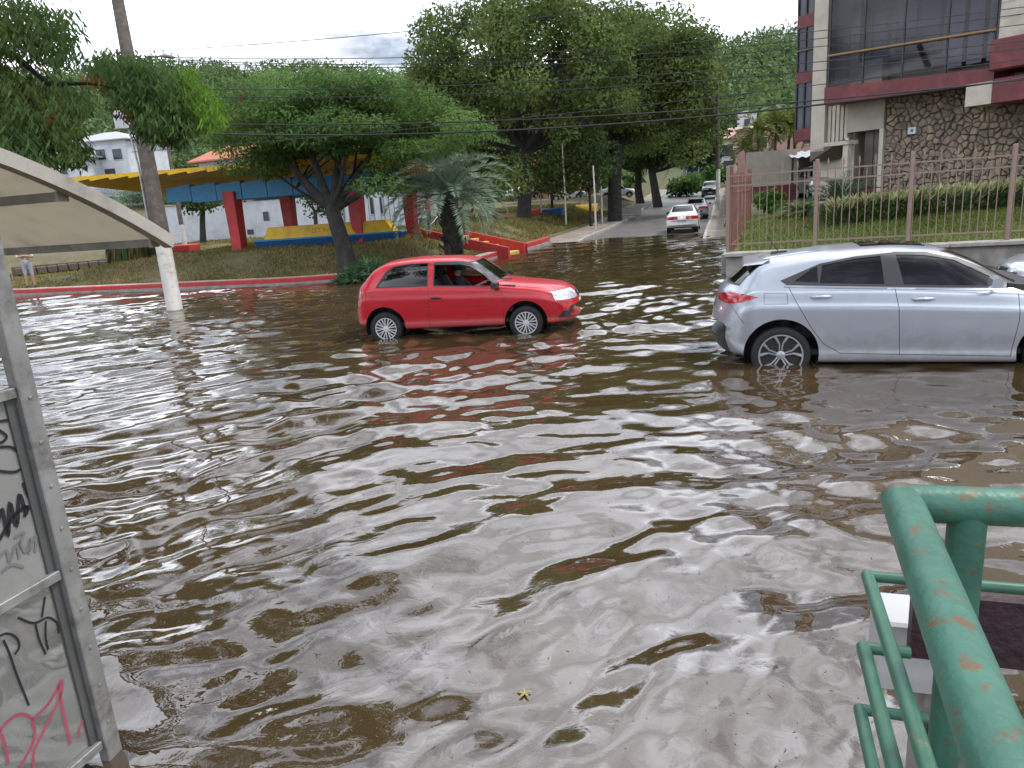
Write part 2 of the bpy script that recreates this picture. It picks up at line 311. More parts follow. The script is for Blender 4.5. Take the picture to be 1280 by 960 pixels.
def tree(name, label, base, fork, crown_c, crown_r, nclump, clump_r, per, ln, wd, tr, leafm, barkm='bark', droop=.2, flat=.0, seed=1, group=None, limbs=9, hollow=.55, lean=None, extra=(), cat='tree', low=-.75, ysq=1.0):
    base = np.asarray(base, float); fork = np.asarray(fork, float); g = np.random.default_rng(seed)
    root = thing(name, label, cat, base, 0, group)
    cc = np.asarray(crown_c, float); cr = np.asarray(crown_r, float)
    x = unit(g.normal(size=(nclump*3, 3))); x = x[x[:, 2] > low][:nclump]
    rad = (hollow+(1-hollow)*g.random(len(x))**.7)[:, None]
    cents = cc+x*rad*cr; cents = np.concatenate([cents, np.asarray(extra, float).reshape(-1, 3)])
    rr = clump_r*(.65+.7*g.random(len(cents)))
    radii = np.stack([rr*1.15, rr*1.15, rr*(.75 if not flat else .45)], 1)
    vs, ti = clump_leaves(cents, radii, per, ln, wd, droop, flat, .35, seed)
    link('crown', quads_mesh('crown', vs-base, 4, ti), leafm, root)
    tk = MB(); mid = (base+fork)/2+np.array([g.normal()*.12, g.normal()*.12, 0])*tr*3
    tk.tube([base-base+(0, 0, -.3), (0, 0, .15), mid-base, fork-base], [tr*1.45, tr*1.15, tr*.95, tr*.85], 10)
    tk.build('trunk', barkm, root, 60)
    idx = g.permutation(len(cents))[:limbs]
    lb = MB()
    for i in idx:
        e = cents[i]; m_ = fork*.5+e*.5+np.array([g.normal()*.1, g.normal()*.1, -.12])*np.linalg.norm(e-fork)*.6
        pts = bezier(fork, m_, e, 6); r0 = tr*(.35+.25*g.random())
        lb.tube([np.asarray(p)-base for p in pts], list(np.linspace(r0, r0*.22, 6)), 6)
        for j in range(2):
            q = cents[g.integers(len(cents))]
            if np.linalg.norm(q-e) < np.linalg.norm(cr)*.8: lb.tube([np.asarray(p)-base for p in bezier(pts[3], (np.asarray(pts[3])+q)/2+(0, 0, .2), q, 4)], list(np.linspace(r0*.4, r0*.1, 4)), 5)
    lb.build('limb', barkm, root, 60)
    return root
def ribbon(mb, pts, wid, nrm, off=0.0, mi=0):
    """flat painted stroke through 3-D points"""
    pts = [Vector([float(c) for c in p]) for p in pts]; n = Vector([float(c) for c in nrm]).normalized(); vs = []; k = len(pts)
    for i, p in enumerate(pts):
        d = (pts[min(i+1, k-1)]-pts[max(i-1, 0)]).normalized(); s_ = d.cross(n).normalized()*wid/2
        vs += [p+s_+n*off, p-s_+n*off]
    mb.add(vs, [(2*i, 2*i+1, 2*i+3, 2*i+2) for i in range(k-1)], mi)
def copy_tree(o, parent=None):
    c = o.copy(); COL.objects.link(c); c.parent = parent
    for ch in o.children: copy_tree(ch, c)
    return c
# ---------------------------------------------------------------- ground, water, roads
def ss(x, a, b): t = np.clip((np.asarray(x, float)-a)/(b-a), 0, 1); return t*t*(3-2*t)
PU, PV, PR = -9.0, 21.0, 6.0        # park corner: right edge, front edge, corner radius
def park_d(u, v):
    u = np.asarray(u, float); v = np.asarray(v, float)
    d = np.minimum(PU-u, v-PV); cu, cv = PU-PR, PV+PR
    corner = (u > cu) & (v < cv)
    return np.where(corner, PR-np.hypot(u-cu, v-cv), d)
def road_z(v): return np.interp(v, [-50, 30, 35, 38.6, 46, 54, 80, 105, 150, 400], [-.28, -.25, -.14, .01, .06, .2, 1.2, 2.3, 4.2, 7])
def wob(u, v): return np.sin(u*.9+1.3*np.sin(v*.41))*np.sin(v*.77+.8)*.5+np.sin(u*2.3+v*1.1)*.25
def hill(u, v):
    h = (29+4*ss(u/np.maximum(v, 1), -.35, -.05))*ss(v, 95, 285)*(1+.06*np.sin(u*.031+1.2)+.04*np.sin(u*.083+.5))
    return h
def ground_z(u, v):
    u = np.asarray(u, float); v = np.asarray(v, float)
    d = park_d(u, v)
    left = ss(u, -28, -21.5)*(1-ss(v, 31, 34))+ss(v, 31, 34)
    park = .2-.3*(1-ss(d, .15, .46))+ss(d, .45, 3.3)*(.18+.62*left)+.06*wob(u, v)*ss(d, .8, 2)
    far = .03*np.maximum(0, v-45)+.11*np.maximum(0, -u-33)*ss(v, 42, 78)
    park = park+far*ss(-u, 9, 16)+(road_z(v)-0.)*(1-ss(-u, 9, 17))*ss(v, 38, 46)*.8
    rl = .50+.55*ss(v, 19.3, 24.5)+.02*np.maximum(0, v-30)+.04*wob(u, v)
    z = np.where(d > 0, park, road_z(v)-.1)
    z = np.where((u > .12) & (v > 19.15), np.maximum(rl, road_z(v)), z)
    return z+hill(u, v)
us = np.unique(np.round(np.concatenate([np.linspace(-420, -60, 50), np.arange(-60, -28, 1.5), np.arange(-28, -9.2, .35), [-9.05, -8.98, -8.9], np.linspace(-8.8, .05, 14), [.11, .13], np.arange(.3, 14, .5), np.arange(14, 60, 2), np.linspace(60, 330, 40)]), 3))
vs_ = np.unique(np.round(np.concatenate([[-30, -10, 0, 10, 18, 19.1, 19.2], np.arange(19.5, 36, .35), np.arange(36, 60, .8), np.arange(60, 100, 3), np.linspace(100, 340, 50), [500, 900]]), 3))
GU, GV = np.meshgrid(us, vs_); GZ = ground_z(GU, GV)
P = GU[..., None]*U+GV[..., None]*V; P[..., 2] = GZ
def grid_mesh(name, P):
    r, c = P.shape[:2]; i = np.arange(r*c).reshape(r, c)
    f = np.stack([i[:-1, :-1], i[:-1, 1:], i[1:, 1:], i[1:, :-1]], -1).reshape(-1, 4)
    me = bpy.data.meshes.new(name); me.vertices.add(r*c); me.vertices.foreach_set('co', P.astype(np.float32).ravel())
    me.loops.add(f.size); me.loops.foreach_set('vertex_index', f.astype(np.int32).ravel())
    me.polygons.add(len(f)); me.polygons.foreach_set('loop_start', np.arange(0, f.size, 4, dtype=np.int32)); me.polygons.foreach_set('loop_total', np.full(len(f), 4, dtype=np.int32))
    me.update(calc_edges=True); me.polygons.foreach_set('use_smooth', np.ones(len(f), dtype=bool)); return me
struct(link('ground', grid_mesh('ground', P), 'grass'))
# the lawn of the corner property lies just above the ground sheet
lu, lv = np.meshgrid(np.arange(.32, 14, .35), np.concatenate([np.arange(19.32, 30, .35)])); LP = lu[..., None]*U+lv[..., None]*V; LP[..., 2] = ground_z(lu, lv)+.012
struct(link('lawn', grid_mesh('lawn', LP), 'lawn'))
# side street climbing away, its pavements and kerbs
def strip(name, u0, u1, vv, dz, m, lift=None):
    uu = np.linspace(u0, u1, 6); a, b = np.meshgrid(uu, vv); Q = a[..., None]*U+b[..., None]*V; Q[..., 2] = road_z(b)+dz
    return struct(link(name, grid_mesh(name, Q), m))
vv = np.concatenate([np.arange(22, 60, 1.0), np.arange(60, 160, 4)])
strip('road', -7.0, -1.0, vv, 0.0, 'asphalt')
strip('pavement', -9.05, -7.15, np.concatenate([np.arange(36, 60, 1.), np.arange(60, 130, 4)]), .13, 'pavement')
strip('pavement', -.85, .1, np.concatenate([np.arange(20, 60, 1.), np.arange(60, 130, 4)]), .13, 'pavement')
for nm, u0 in (('kerb', -7.075), ('kerb', -.925)):
    m = MB(); zs = np.concatenate([np.arange(36 if u0 < -2 else 20, 60, 1.5), np.arange(60, 120, 6)])
    for a, b in zip(zs[:-1], zs[1:]):
        p = []
        for dz in (-.3, .142):
            for du, w_ in ((-.075, a), (.075, a), (.075, b), (-.075, b)): q = uv(u0+du, w_, float(road_z(w_))+dz); p.append(q)
        m.hexa(p)
    struct(m.build(nm, 'kerbtop'))
# red kerb round the park: concrete top, painted face
def outline(off, n=26):
    pts = [(x, PV+off) for x in np.linspace(-60, PU-PR, 40)]
    pts += [(PU-PR+math.sin(t)*(PR-off), PV+PR-math.cos(t)*(PR-off)) for t in np.linspace(0, PI/2, n)[1:]]
    pts += [(PU-off, 28.9)]
    return pts
prof = [(-.0, -.5), (-.0, .085), (.0, .215), (.03, .24), (.42, .245), (.46, .1)]
rings = [[(*uv(*p, 0)[:2], z) for p in outline(o)] for o, z in prof]
m = MB(); k = len(rings[0])
for j in range(len(prof)-1):
    m.add(rings[j]+rings[j+1], [(i, i+1, k+i+1, k+i) for i in range(k-1)], {0: 1, 1: 0, 2: 0, 3: 2, 4: 2}[j])
kb = m.build('kerb', ['red', 'concrete', 'kerbtop'], smooth=30); struct(kb)
# flood water: a sheet with real waves
def waves(x, y):
    g = np.random.default_rng(5)
    wx = x+.22*np.sin(.55*y+.3*x)+.12*np.sin(1.3*x-.7*y+1); wy = y+.25*np.sin(.5*x+.35*y+2)+.13*np.sin(1.1*x+.9*y)
    h = np.zeros_like(x)
    def part(n, th, spread, l0, l1, steep):
        o = np.zeros_like(x)
        for i in range(n):
            t = math.radians(th)+g.normal()*math.radians(spread); lam = l0*(l1/l0)**g.random(); k_ = 2*PI/lam
            o += steep/k_*np.sin(k_*(wx*math.cos(t)+wy*math.sin(t))+g.random()*6.28)
        return o
    r = np.hypot(x, y)
    # wave groups: patches of stronger and weaker chop
    grp = .62+.38*np.sin(.55*x+.8*np.sin(.4*y)+.5)*np.sin(.47*y-.3*x+1.1)
    grp2 = .65+.35*np.sin(.9*x-.5*y+2.2*np.sin(.3*x+.2*y))
    main = part(10, 110, 13, .44, 1.1, .056)*grp; cross = part(9, 70, 35, .40, 1.2, .038)*grp2; chop = part(16, 100, 45, .18, .40, .030)*grp+part(14, 95, 60, .10, .2, .010)*grp2
    long_ = part(4, 95, 25, 1.5, 3.2, .022)
    far = ss(r, 18, 34)
    near = ss(r, 2.0, 6.5)
    wake = np.exp(-(((x+.3)/4.2)**2+((y-11.4)/2.6)**2))
    h = (main*(1.0+.15*near)*(1-.6*far)+cross*(1-.5*far)+chop*(.85+.45*near)*(1-.5*far)+long_)*(1+.45*wake)
    lee = np.exp(-(((x-5.2)/2.6)**2+((y-7.3)/1.2)**2)); h = h*(1-.55*lee)
    for cx, cy, a_ in ((-2.1, 12.3, .016), (.35, 11.9, .018), (1.4, 12.2, .014), (3.35, 8.55, .006)):   # ripples thrown by the wheels
        rr = np.hypot(x-cx, (y-cy)*1.2); h = h+a_*np.exp(-(rr/.9)**2)*np.sin(2*PI*rr/.34-1.2)
    h = h+.055*np.exp(-((x-1.45)/.22)**2-((y-12.15)/.55)**2)+.04*np.exp(-((x-.72)/.16)**2-((y-11.8)/.2)**2)+.03*np.exp(-((x+1.75)/.16)**2-((y-12.25)/.2)**2)   # bow waves of the moving car
    return h
rows = [0.6]
while rows[-1] < 62: rows.append(rows[-1]+max(.022, rows[-1]*.0062))
rows = np.concatenate([np.arange(-6, .58, .07), rows]); cols = np.linspace(-1, 1, 620); cols = cols*(.82+.18*np.abs(cols))
WY = np.repeat(rows[:, None], len(cols), 1); WX = cols[None, :]*(1.02*np.maximum(rows[:, None], .6)+4.5)
WZ = waves(WX, WY)
uu_, vv_ = WX*U[0]+WY*U[1], WX*V[0]+WY*V[1]
WZ = WZ*(1-.7*ss(vv_, 33, 38))
wm = bpy.data.materials.new('muddy flood water'); wm.use_nodes = True; t = wm.node_tree; n = t.nodes; l = t.links; b = n['Principled BSDF']
geo = n.new('ShaderNodeNewGeometry'); nz = n.new('ShaderNodeTexNoise'); nz.inputs['Scale'].default_value = .5; nz.inputs['Detail'].default_value = 6; l.new(geo.outputs['Position'], nz.inputs['Vector'])
cr = n.new('ShaderNodeValToRGB'); cr.color_ramp.elements[0].position = .35; cr.color_ramp.elements[0].color = (.042, .027, .012, 1); cr.color_ramp.elements[1].position = .7; cr.color_ramp.elements[1].color = (.066, .043, .021, 1)
l.new(nz.outputs['Fac'], cr.inputs[0]); l.new(cr.outputs[0], b.inputs['Base Color'])
b.inputs['Roughness'].default_value = .015; b.inputs['IOR'].default_value = 2.15
nb = n.new('ShaderNodeTexNoise'); nb.inputs['Scale'].default_value = 7; nb.inputs['Detail'].default_value = 3; nb.inputs['Distortion'].default_value = .6; l.new(geo.outputs['Position'], nb.inputs['Vector'])
bu = n.new('ShaderNodeBump'); bu.inputs['Strength'].default_value = .2; bu.inputs['Distance'].default_value = .012; l.new(nb.outputs['Fac'], bu.inputs['Height']); l.new(bu.outputs[0], b.inputs['Normal'])
MT['water'] = wm
struct(link('flood_water', grid_mesh('flood_water', np.stack([WX, WY, WZ], -1)), 'water'))
# grass: blades on the mound and the lawn
def blades(name, pts, h, w, m, label):
    k = len(pts); a = rng.random(k)*6.28; d = np.stack([np.cos(a)*.5, np.sin(a)*.5, np.ones(k)*(.6+.5*rng.random(k))], 1); nn = np.stack([-np.sin(a), np.cos(a), np.zeros(k)], 1)
    vs = leaf_quads(pts, d, np.cross(d, nn), h*(.5+rng.random(k)), w)
    o = link(name, quads_mesh(name, vs, 4, np.clip(.5+.25*rng.normal(size=k), 0, 1)), m); struct(o, 'stuff'); o['label'] = label; o['category'] = 'grass'; return o
k = 140000; gu = -9.1-rng.random(k)**1.25*24; gv = 21.5+rng.random(k)**1.35*42
keep = park_d(gu, gv) > .5; gu, gv = gu[keep], gv[keep]
patch = (np.sin(gu*1.1+2*np.sin(gv*.6))*np.sin(gv*1.3+gu*.4)+.35*rng.normal(size=len(gu))) > -.35; gu, gv = gu[patch], gv[patch]
pts = gu[:, None]*U+gv[:, None]*V; pts[:, 2] = ground_z(gu, gv)-.01
blades('grass', pts, .11*(1+.03*np.maximum(gv-22, 0)), .03*(1+.04*np.maximum(gv-22, 0)), 'lf_grass', 'short dry grass on the park mound behind the red kerb')
k = 50000; gu = .35+rng.random(k)*11; gv = 19.4+rng.random(k)*9
pts = gu[:, None]*U+gv[:, None]*V; pts[:, 2] = ground_z(gu, gv)
blades('grass', pts, .10, .028, 'lf_lawn', 'green lawn grass behind the pinkish spiked fence')
# ---------------------------------------------------------------- cars
def pch(x, xs, ys):
    xs = np.asarray(xs, float); ys = np.asarray(ys, float); h = np.diff(xs); dl = np.diff(ys)/h; d = np.zeros_like(ys)
    for i in range(1, len(xs)-1):
        if dl[i-1]*dl[i] > 0: w1 = 2*h[i]+h[i-1]; w2 = h[i]+2*h[i-1]; d[i] = (w1+w2)/(w1/dl[i-1]+w2/dl[i])
    d[0] = dl[0]; d[-1] = dl[-1]
    i = np.clip(np.searchsorted(xs, x)-1, 0, len(h)-1); t = (x-xs[i])/h[i]
    return (1+2*t)*(1-t)**2*ys[i]+t*(1-t)**2*h[i]*d[i]+t*t*(3-2*t)*ys[i+1]+t*t*(t-1)*h[i]*d[i+1]
def chaikin(p, it=2):
    for _ in range(it):
        q = [p[0]]
        for a, b in zip(p[:-1], p[1:]): q += [a*.75+b*.25, a*.25+b*.75]
        p = np.array(q+[p[-1]])
    return p
def loft(sp, nx=110):
    T = np.array(sp['st'], float); xs = T[:, 0]
    X = np.linspace(xs[0], xs[-1], nx); e = .10
    X = np.unique(np.concatenate([X, np.linspace(xs[0], xs[0]+e, 6), np.linspace(xs[-1]-e, xs[-1], 6)]))
    zb, zt, zbelt, w, wb, wt, cr = [pch(X, xs, T[:, i]) for i in range(1, 8)]
    secs = []
    for i in range(len(X)):
        zw = zbelt[i]; ze = zt[i]-cr[i]; sh = sp.get('shoulder', .03)
        p = np.array([(0, zb[i]), (.80*w[i], zb[i]), (.968*w[i], zb[i]+.02), (.972*w[i], zb[i]+.13*(zw-zb[i])), (.958*w[i], zb[i]+.22*(zw-zb[i])), (.985*w[i], zb[i]+.42*(zw-zb[i])), (w[i], zb[i]+.66*(zw-zb[i])), (1.004*w[i], zb[i]+.76*(zw-zb[i])), (.978*w[i], zb[i]+.82*(zw-zb[i])), (.5*(w[i]+wb[i]), zw-.035), (wb[i], zw), (wb[i]*.5+wt[i]*.5+.012, zw*.5+ze*.5), (wt[i], ze), (wt[i]*.72, zt[i]-cr[i]*.25), (wt[i]*.36, zt[i]-cr[i]*.05), (0, zt[i])])
        secs.append(chaikin(p, 2))
    secs = np.array(secs)                       # (nx, m, 2)
    pr, pf, lr, lf = sp['plan']; x0, x1 = xs[0], xs[-1]
    bm = bmesh.new(); rows = []
    for i, x in enumerate(X):
        r = []
        tf = max(0., 1-(x1-x)/lf); tr_ = max(0., 1-(x-x0)/lr)
        wm_ = max(w.max(), .01)
        pts = [(y, z) for y, z in secs[i]]
        full = [(-y, z) for y, z in pts[::-1]][:-1]+pts       # right to left, both ends at top centre
        for y, z in full:
            a = abs(y)/wm_; xx = x-pf*tf**1.5*a**2.6+pr*tr_**1.5*a**2.6
            r.append(bm.verts.new((xx, y, z)))
        rows.append(r)
    m_ = len(rows[0])
    for a, b in zip(rows[:-1], rows[1:]):
        for j in range(m_):
            j2 = (j+1) % m_
            if j2 == 0: continue
            try: bm.faces.new((a[j], a[j2], b[j2], b[j]))
            except ValueError: pass
    # caps
    for r in (rows[0], rows[-1]):
        h = m_//2
        for j in range(h):
            vs = [r[j], r[j+1], r[m_-2-j], r[m_-1-j]]
            vs2 = []
            for q in vs:
                if q not in vs2: vs2.append(q)
            if len(vs2) >= 3:
                try: bm.faces.new(vs2)
                except ValueError: pass
    bmesh.ops.remove_doubles(bm, verts=bm.verts, dist=.0006)
    bmesh.ops.recalc_face_normals(bm, faces=bm.faces)
    return bm
def cut(bm, lay, poly, ax, side, tagid, only=(0,), xr=None, marg=.12):
    """cut the convex polygon out of the skin: ax 'y' = seen from the side (x,z), 'x' = seen along the car (y,z), 'z' = from above (x,y)"""
    ia, ib, ic = {'y': (0, 2, 1), 'x': (1, 2, 0), 'z': (0, 1, 2)}[ax]
    P_ = [Vector(p) for p in poly]; area = sum(P_[i].x*P_[(i+1) % len(P_)].y-P_[(i+1) % len(P_)].x*P_[i].y for i in range(len(P_)))
    if area < 0: P_.reverse()
    lo = (min(p.x for p in P_)-marg, min(p.y for p in P_)-marg); hi = (max(p.x for p in P_)+marg, max(p.y for p in P_)+marg)
    def cand():
        out = []
        for f in bm.faces:
            c = f.calc_center_median()
            if not (lo[0] < c[ia] < hi[0] and lo[1] < c[ib] < hi[1]): continue
            if ax == 'y' and (c.y*side < .2): continue
            if ax == 'x' and not (xr[0] < c.x < xr[1]): continue
            if ax == 'z' and c.z < xr[0]: continue
            if f[lay] not in only: continue
            out.append(f)
        return out
    for i in range(len(P_)):
        a, b = P_[i], P_[(i+1) % len(P_)]; d = b-a; no = Vector((0, 0, 0)); no[ia] = d.y; no[ib] = -d.x; co = Vector((0, 0, 0)); co[ia] = a.x; co[ib] = a.y
        fs = cand(); geom = set(fs)
        for f in fs: geom.update(f.edges); geom.update(f.verts)
        bmesh.ops.bisect_plane(bm, geom=list(geom), dist=1e-5, plane_co=co, plane_no=no)
    for f in cand():
        c = f.calc_center_median(); p = Vector((c[ia], c[ib])); ok = True
        for i in range(len(P_)):
            a, b = P_[i], P_[(i+1) % len(P_)]; d = b-a
            if d.x*(p.y-a.y)-d.y*(p.x-a.x) < -1e-6: ok = False; break
        if ok: f[lay] = tagid
def seam_poly(a, b, w=.007):
    a = Vector(a); b = Vector(b); d = (b-a).normalized(); n_ = Vector((-d.y, d.x))*w/2; a = a-d*.002; b = b+d*.002
    return [a+n_, b+n_, b-n_, a-n_]
def make_wheel(style, R, rr, parent, x, y, side, rz, wid=.19):
    wl = link('wheel', None, parent=parent, loc=Vector((x, y, rz)))
    if side < 0: wl.rotation_euler = (0, 0, PI)
    # local: +y is outward
    h = wid/2
    prof = [(rr*.97, -h*.9), (rr*1.08, -h), (R*.93, -h*.98), (R*.985, -h*.8), (R, -h*.4), (R, h*.4), (R*.985, h*.8), (R*.93, h*.98), (rr*1.08, h), (rr*.98, h*.92), (rr*.95, h*.6)]
    MB().lathe(prof, 32, 'y').build('tyre', 'black', wl, 50)
    q = MB(); q.lathe([(rr*.99, h*.90), (rr*.99, h*.97), (rr*.93, h*.97), (rr*.90, h*.80)], 32, 'y')
    if style == 'cap':
        n_ = 9; dish = h*.80
        for i in range(n_):
            a0 = 2*PI*i/n_
            for s_ in (-1, 1):
                p0 = (rr*.20, a0); p1 = (rr*.93, a0+s_*.17); wa, wb_ = .011, .020
                A = np.array([p0[0]*math.cos(p0[1]), p0[0]*math.sin(p0[1])]); B_ = np.array([p1[0]*math.cos(p1[1]), p1[0]*math.sin(p1[1])]); d = unit(B_-A); nn = np.array([-d[1], d[0]])
                lo_ = [A+nn*wa/2, A-nn*wa/2, B_-nn*wb_/2, B_+nn*wb_/2]
                q.hexa([(p[0], dish, p[1]) for p in lo_]+[(p[0], h*.97, p[1]) for p in lo_])
        q.lathe([(.001, h*1.02), (rr*.16, h*1.01), (rr*.27, h*.95), (rr*.27, h*.8)], 24, 'y')
        q.build('rim', 'hubcap', wl, 40)
    else:
        n_ = 5; dish = h*.55
        for i in range(n_):
            a0 = 2*PI*i/n_+.33
            for s_ in (-1, 1):
                pts2 = [(rr*.16, a0+s_*.30), (rr*.55, a0+s_*.13), (rr*.93, a0+s_*.30)]; ws = [.015, .017, .032]
                xy = [np.array([r_*math.cos(t_), r_*math.sin(t_)]) for r_, t_ in pts2]
                for k_ in range(2):
                    A, B_ = xy[k_], xy[k_+1]; d = unit(B_-A); nn = np.array([-d[1], d[0]]); lo_ = [A+nn*ws[k_]/2, A-nn*ws[k_]/2, B_-nn*ws[k_+1]/2, B_+nn*ws[k_+1]/2]
                    o0 = h*(.72 if k_ == 0 else .82); o1 = h*(.82 if k_ == 0 else .95)
                    q.hexa([(p[0], dish*.8, p[1]) for p in lo_]+[(lo_[0][0], o0, lo_[0][1]), (lo_[1][0], o0, lo_[1][1]), (lo_[2][0], o1, lo_[2][1]), (lo_[3][0], o1, lo_[3][1])])
        q.lathe([(.001, h*.80), (rr*.14, h*.78), (rr*.2, h*.72), (rr*.2, h*.5)], 24, 'y')
        q.build('rim', 'alloy', wl, 40)
    MB().lathe([(.001, h*.35), (rr*.9, h*.35), (rr*.95, h*.75)], 32, 'y').build('brake_disc', 'rimdark', wl, 40)
    return wl
def build_car(sp, name, label, cat, loc, heading, group=None, scale=1.0, detail=2, sink=0.0):
    root = thing(name, label, cat, (0, 0, 0), 0, group)
    bm = loft(sp, sp.get('nx', 110)); lay = bm.faces.layers.int.new('part')
    ZS = max(T[2] for T in sp['st'])
    # wheel arches
    for xa in (0.0, sp['wb']):
        R = sp['archR']; za = sp['R']+.02; kill = []
        for f in bm.faces:
            c = f.calc_center_median()
            if math.hypot(c.x-xa, c.z-za) < R-.004 and abs(c.y) > .40: kill.append(f)
        bmesh.ops.delete(bm, geom=kill, context='FACES')
        for v_ in bm.verts:
            if v_.is_boundary and abs(v_.co.y) > .5:
                dx, dz = v_.co.x-xa, v_.co.z-za; d = math.hypot(dx, dz)
                if abs(d-R) < .075 and dz > -.12: v_.co.x = xa+dx/d*R; v_.co.z = za+dz/d*R
    for c in sp['cuts']:
        tagname, poly, ax = c[0], c[1], c[2]
        tid = list(sp['tags']).index(tagname)+1
        only = c[3] if len(c) > 3 else (0,)
        only = [0 if o == 0 else list(sp['tags']).index(o)+1 for o in only]
        if ax == 'y':
            for s_ in (-1, 1): cut(bm, lay, poly, 'y', s_, tid, only)
        elif ax == 'z': cut(bm, lay, poly, 'z', 0, tid, only, (ZS*.7, 9))
        else: cut(bm, lay, poly, 'x', 0, tid, only, ax)
    bm.normal_update()
    parts = {}
    for f in bm.faces: parts.setdefault(f[lay], []).append(f)
    names = ['body']+list(sp['tags'])
    bodymats = [sp['paint'], 'dark']
    def emit(pname, faces_mi, mats, push=0.0, split_sides=False):
        groups = {}
        for f, mi in faces_mi:
            key = 0 if not split_sides else (1 if f.calc_center_median().y > 0 else -1)
            groups.setdefault(key, []).append((f, mi))
        for key, fl in groups.items():
            idx = {}; vs = []; fs = []; mis = []
            for f, mi in fl:
                r = []
                for v_ in f.verts:
                    if v_ not in idx: idx[v_] = len(vs); vs.append(v_.co+v_.normal*push)
                    r.append(idx[v_])
                fs.append(r); mis.append(mi)
            me = bpy.data.meshes.new(pname); me.from_pydata(vs, [], fs); me.polygons.foreach_set('material_index', mis)
            me.polygons.foreach_set('use_smooth', [True]*len(fs)); me.set_sharp_from_angle(angle=math.radians(42))
            link(pname, me, mats, root)
    bodyf = [(f, 0) for f in parts.get(0, [])]
    for i, nm in enumerate(names):
        if i == 0: continue
        pname, m_, push, split = sp['tags'][nm]
        if i not in parts: continue
        if pname == '_skip':
            emit('door_window', [(f, 0) for f in parts[i] if f.calc_center_median().y > 0], 'cgl', -.006)
        elif pname == 'body': bodyf += [(f, 1 if m_ == 'dark' else 2) for f in parts[i]]
        else: emit(pname, [(f, 0) for f in parts[i]], m_, push, split)
    extra = sorted({t_[1] for t_ in sp['tags'].values() if t_[0] == 'body' and t_[1] != 'dark'})
    emit('body', bodyf, bodymats+extra)
    bm.free()
    # wheel housings and wheels
    R = sp['R']; wdt = sp['W']/2
    for xa in (0.0, sp['wb']):
        for s_ in (-1, 1):
            q = MB(); aR = sp['archR']+.003; ar = [(xa+aR*math.cos(t_), R+.02+aR*math.sin(t_)) for t_ in np.linspace(-.35, PI+.35, 22)]
            y0, y1 = s_*(wdt-.36), s_*(wdt-.045); k_ = len(ar)
            q.add([(x_, y0, z_) for x_, z_ in ar]+[(x_, y1, z_) for x_, z_ in ar], [(i, i+1, k_+i+1, k_+i) for i in range(k_-1)]+[tuple(range(k_))])
            q.build('wheel_housing', 'black', root, 40)
            make_wheel(sp['wheel'], R, sp['rim'], root, xa, s_*(wdt-.125), s_, R)
    # cabin
    if detail:
        bz = sp['beltz']; xf, xr_ = sp['cabin']
        q = MB()
        q.box(((xf+xr_)/2, 0, .34), (xf-xr_, wdt*1.7, .06)); q.build('cabin_floor', 'interior', root)
        MB().prism([(xf+.05, -wdt*.88, .5), (xf+.05, wdt*.88, .5), (xf-.38, wdt*.88, .5), (xf-.38, -wdt*.88, .5)], [(xf+.12, -wdt*.86, bz-.03), (xf+.12, wdt*.86, bz-.03), (xf-.30, wdt*.86, bz+.02), (xf-.30, -wdt*.86, bz+.02)]).build('dashboard', 'interior', root)
        for s_ in (-1, 1):
            q = MB(); xs_ = xf-1.05; ys_ = s_*.36
            q.box((xs_+.12, ys_, .52), (.52, .48, .18), bev=.05); q.hexa([(xs_-.24, ys_-.23, .55), (xs_-.06, ys_-.23, .55), (xs_-.06, ys_+.23, .55), (xs_-.24, ys_+.23, .55), (xs_-.42, ys_-.19, bz+.10), (xs_-.31, ys_-.19, bz+.10), (xs_-.31, ys_+.19, bz+.10), (xs_-.42, ys_+.19, bz+.10)])
            q.box((xs_-.40, ys_, bz+.20), (.09, .26, .17), bev=.03); q.build('seat', 'interior', root, 50)
        q = MB(); q.box((xr_+.45, 0, .55), (.5, wdt*1.5, .2), bev=.05); q.box((xr_+.15, 0, .8), (.16, wdt*1.5, .55), bev=.05); q.build('rear_seat', 'interior', root, 50)
        q = MB(); sx, sy = xf-.48, .36
        ring = [(sx-.06*math.sin(a_), sy+.18*math.cos(a_), bz-.02+.17*math.sin(a_)) for a_ in np.linspace(0, 2*PI, 25)]; q.tube(ring, .014, 6, cap=False); q.tube([(sx, sy-.17, bz-.03), (sx, sy+.17, bz-.03)], .014, 6); q.tube([(sx, sy, bz-.03), (sx+.2, sy, bz-.12)], .03, 6)
        q.build('steering_wheel', 'dark', root, 60)
    for s_ in (-1, 1):
        mx, mz = sp['mirror']; q = MB(); yy = s_*(wdt+.075)
        prof_ = [(-.055, .0), (-.045, .055), (.02, .075), (.07, .055), (.085, .0), (.06, -.05), (-.04, -.055)]
        q.prism([(mx+a_*.9, yy-s_*.085, mz+b_) for a_, b_ in prof_], [(mx+a_*.75-.01, yy+s_*.075, mz+b_*.8) for a_, b_ in prof_]); q.tube([(mx+.05, s_*(wdt-.07), mz-.05), (mx+.03, yy-s_*.02, mz-.03)], .022, 6)
        q.build('side_mirror', sp['mirrorm'], root, 50)
    for hx, hz in sp.get('handles', []):
        for s_ in (-1, 1):
            q = MB(); yy = s_*(wdt*.985+.012); q.tube([(hx-.10, yy-s_*.02, hz), (hx-.07, yy+s_*.018, hz+.004), (hx+.07, yy+s_*.018, hz+.004), (hx+.10, yy-s_*.02, hz)], [.012, .019, .019, .012], 8); q.build('door_handle', sp['handlem'], root, 60)
    for fn in sp.get('more', []): fn(root)
    root.location = Vector((float(loc[0]), float(loc[1]), -sink)); root.rotation_euler = (0, 0, heading); root.scale = (scale,)*3
    return root
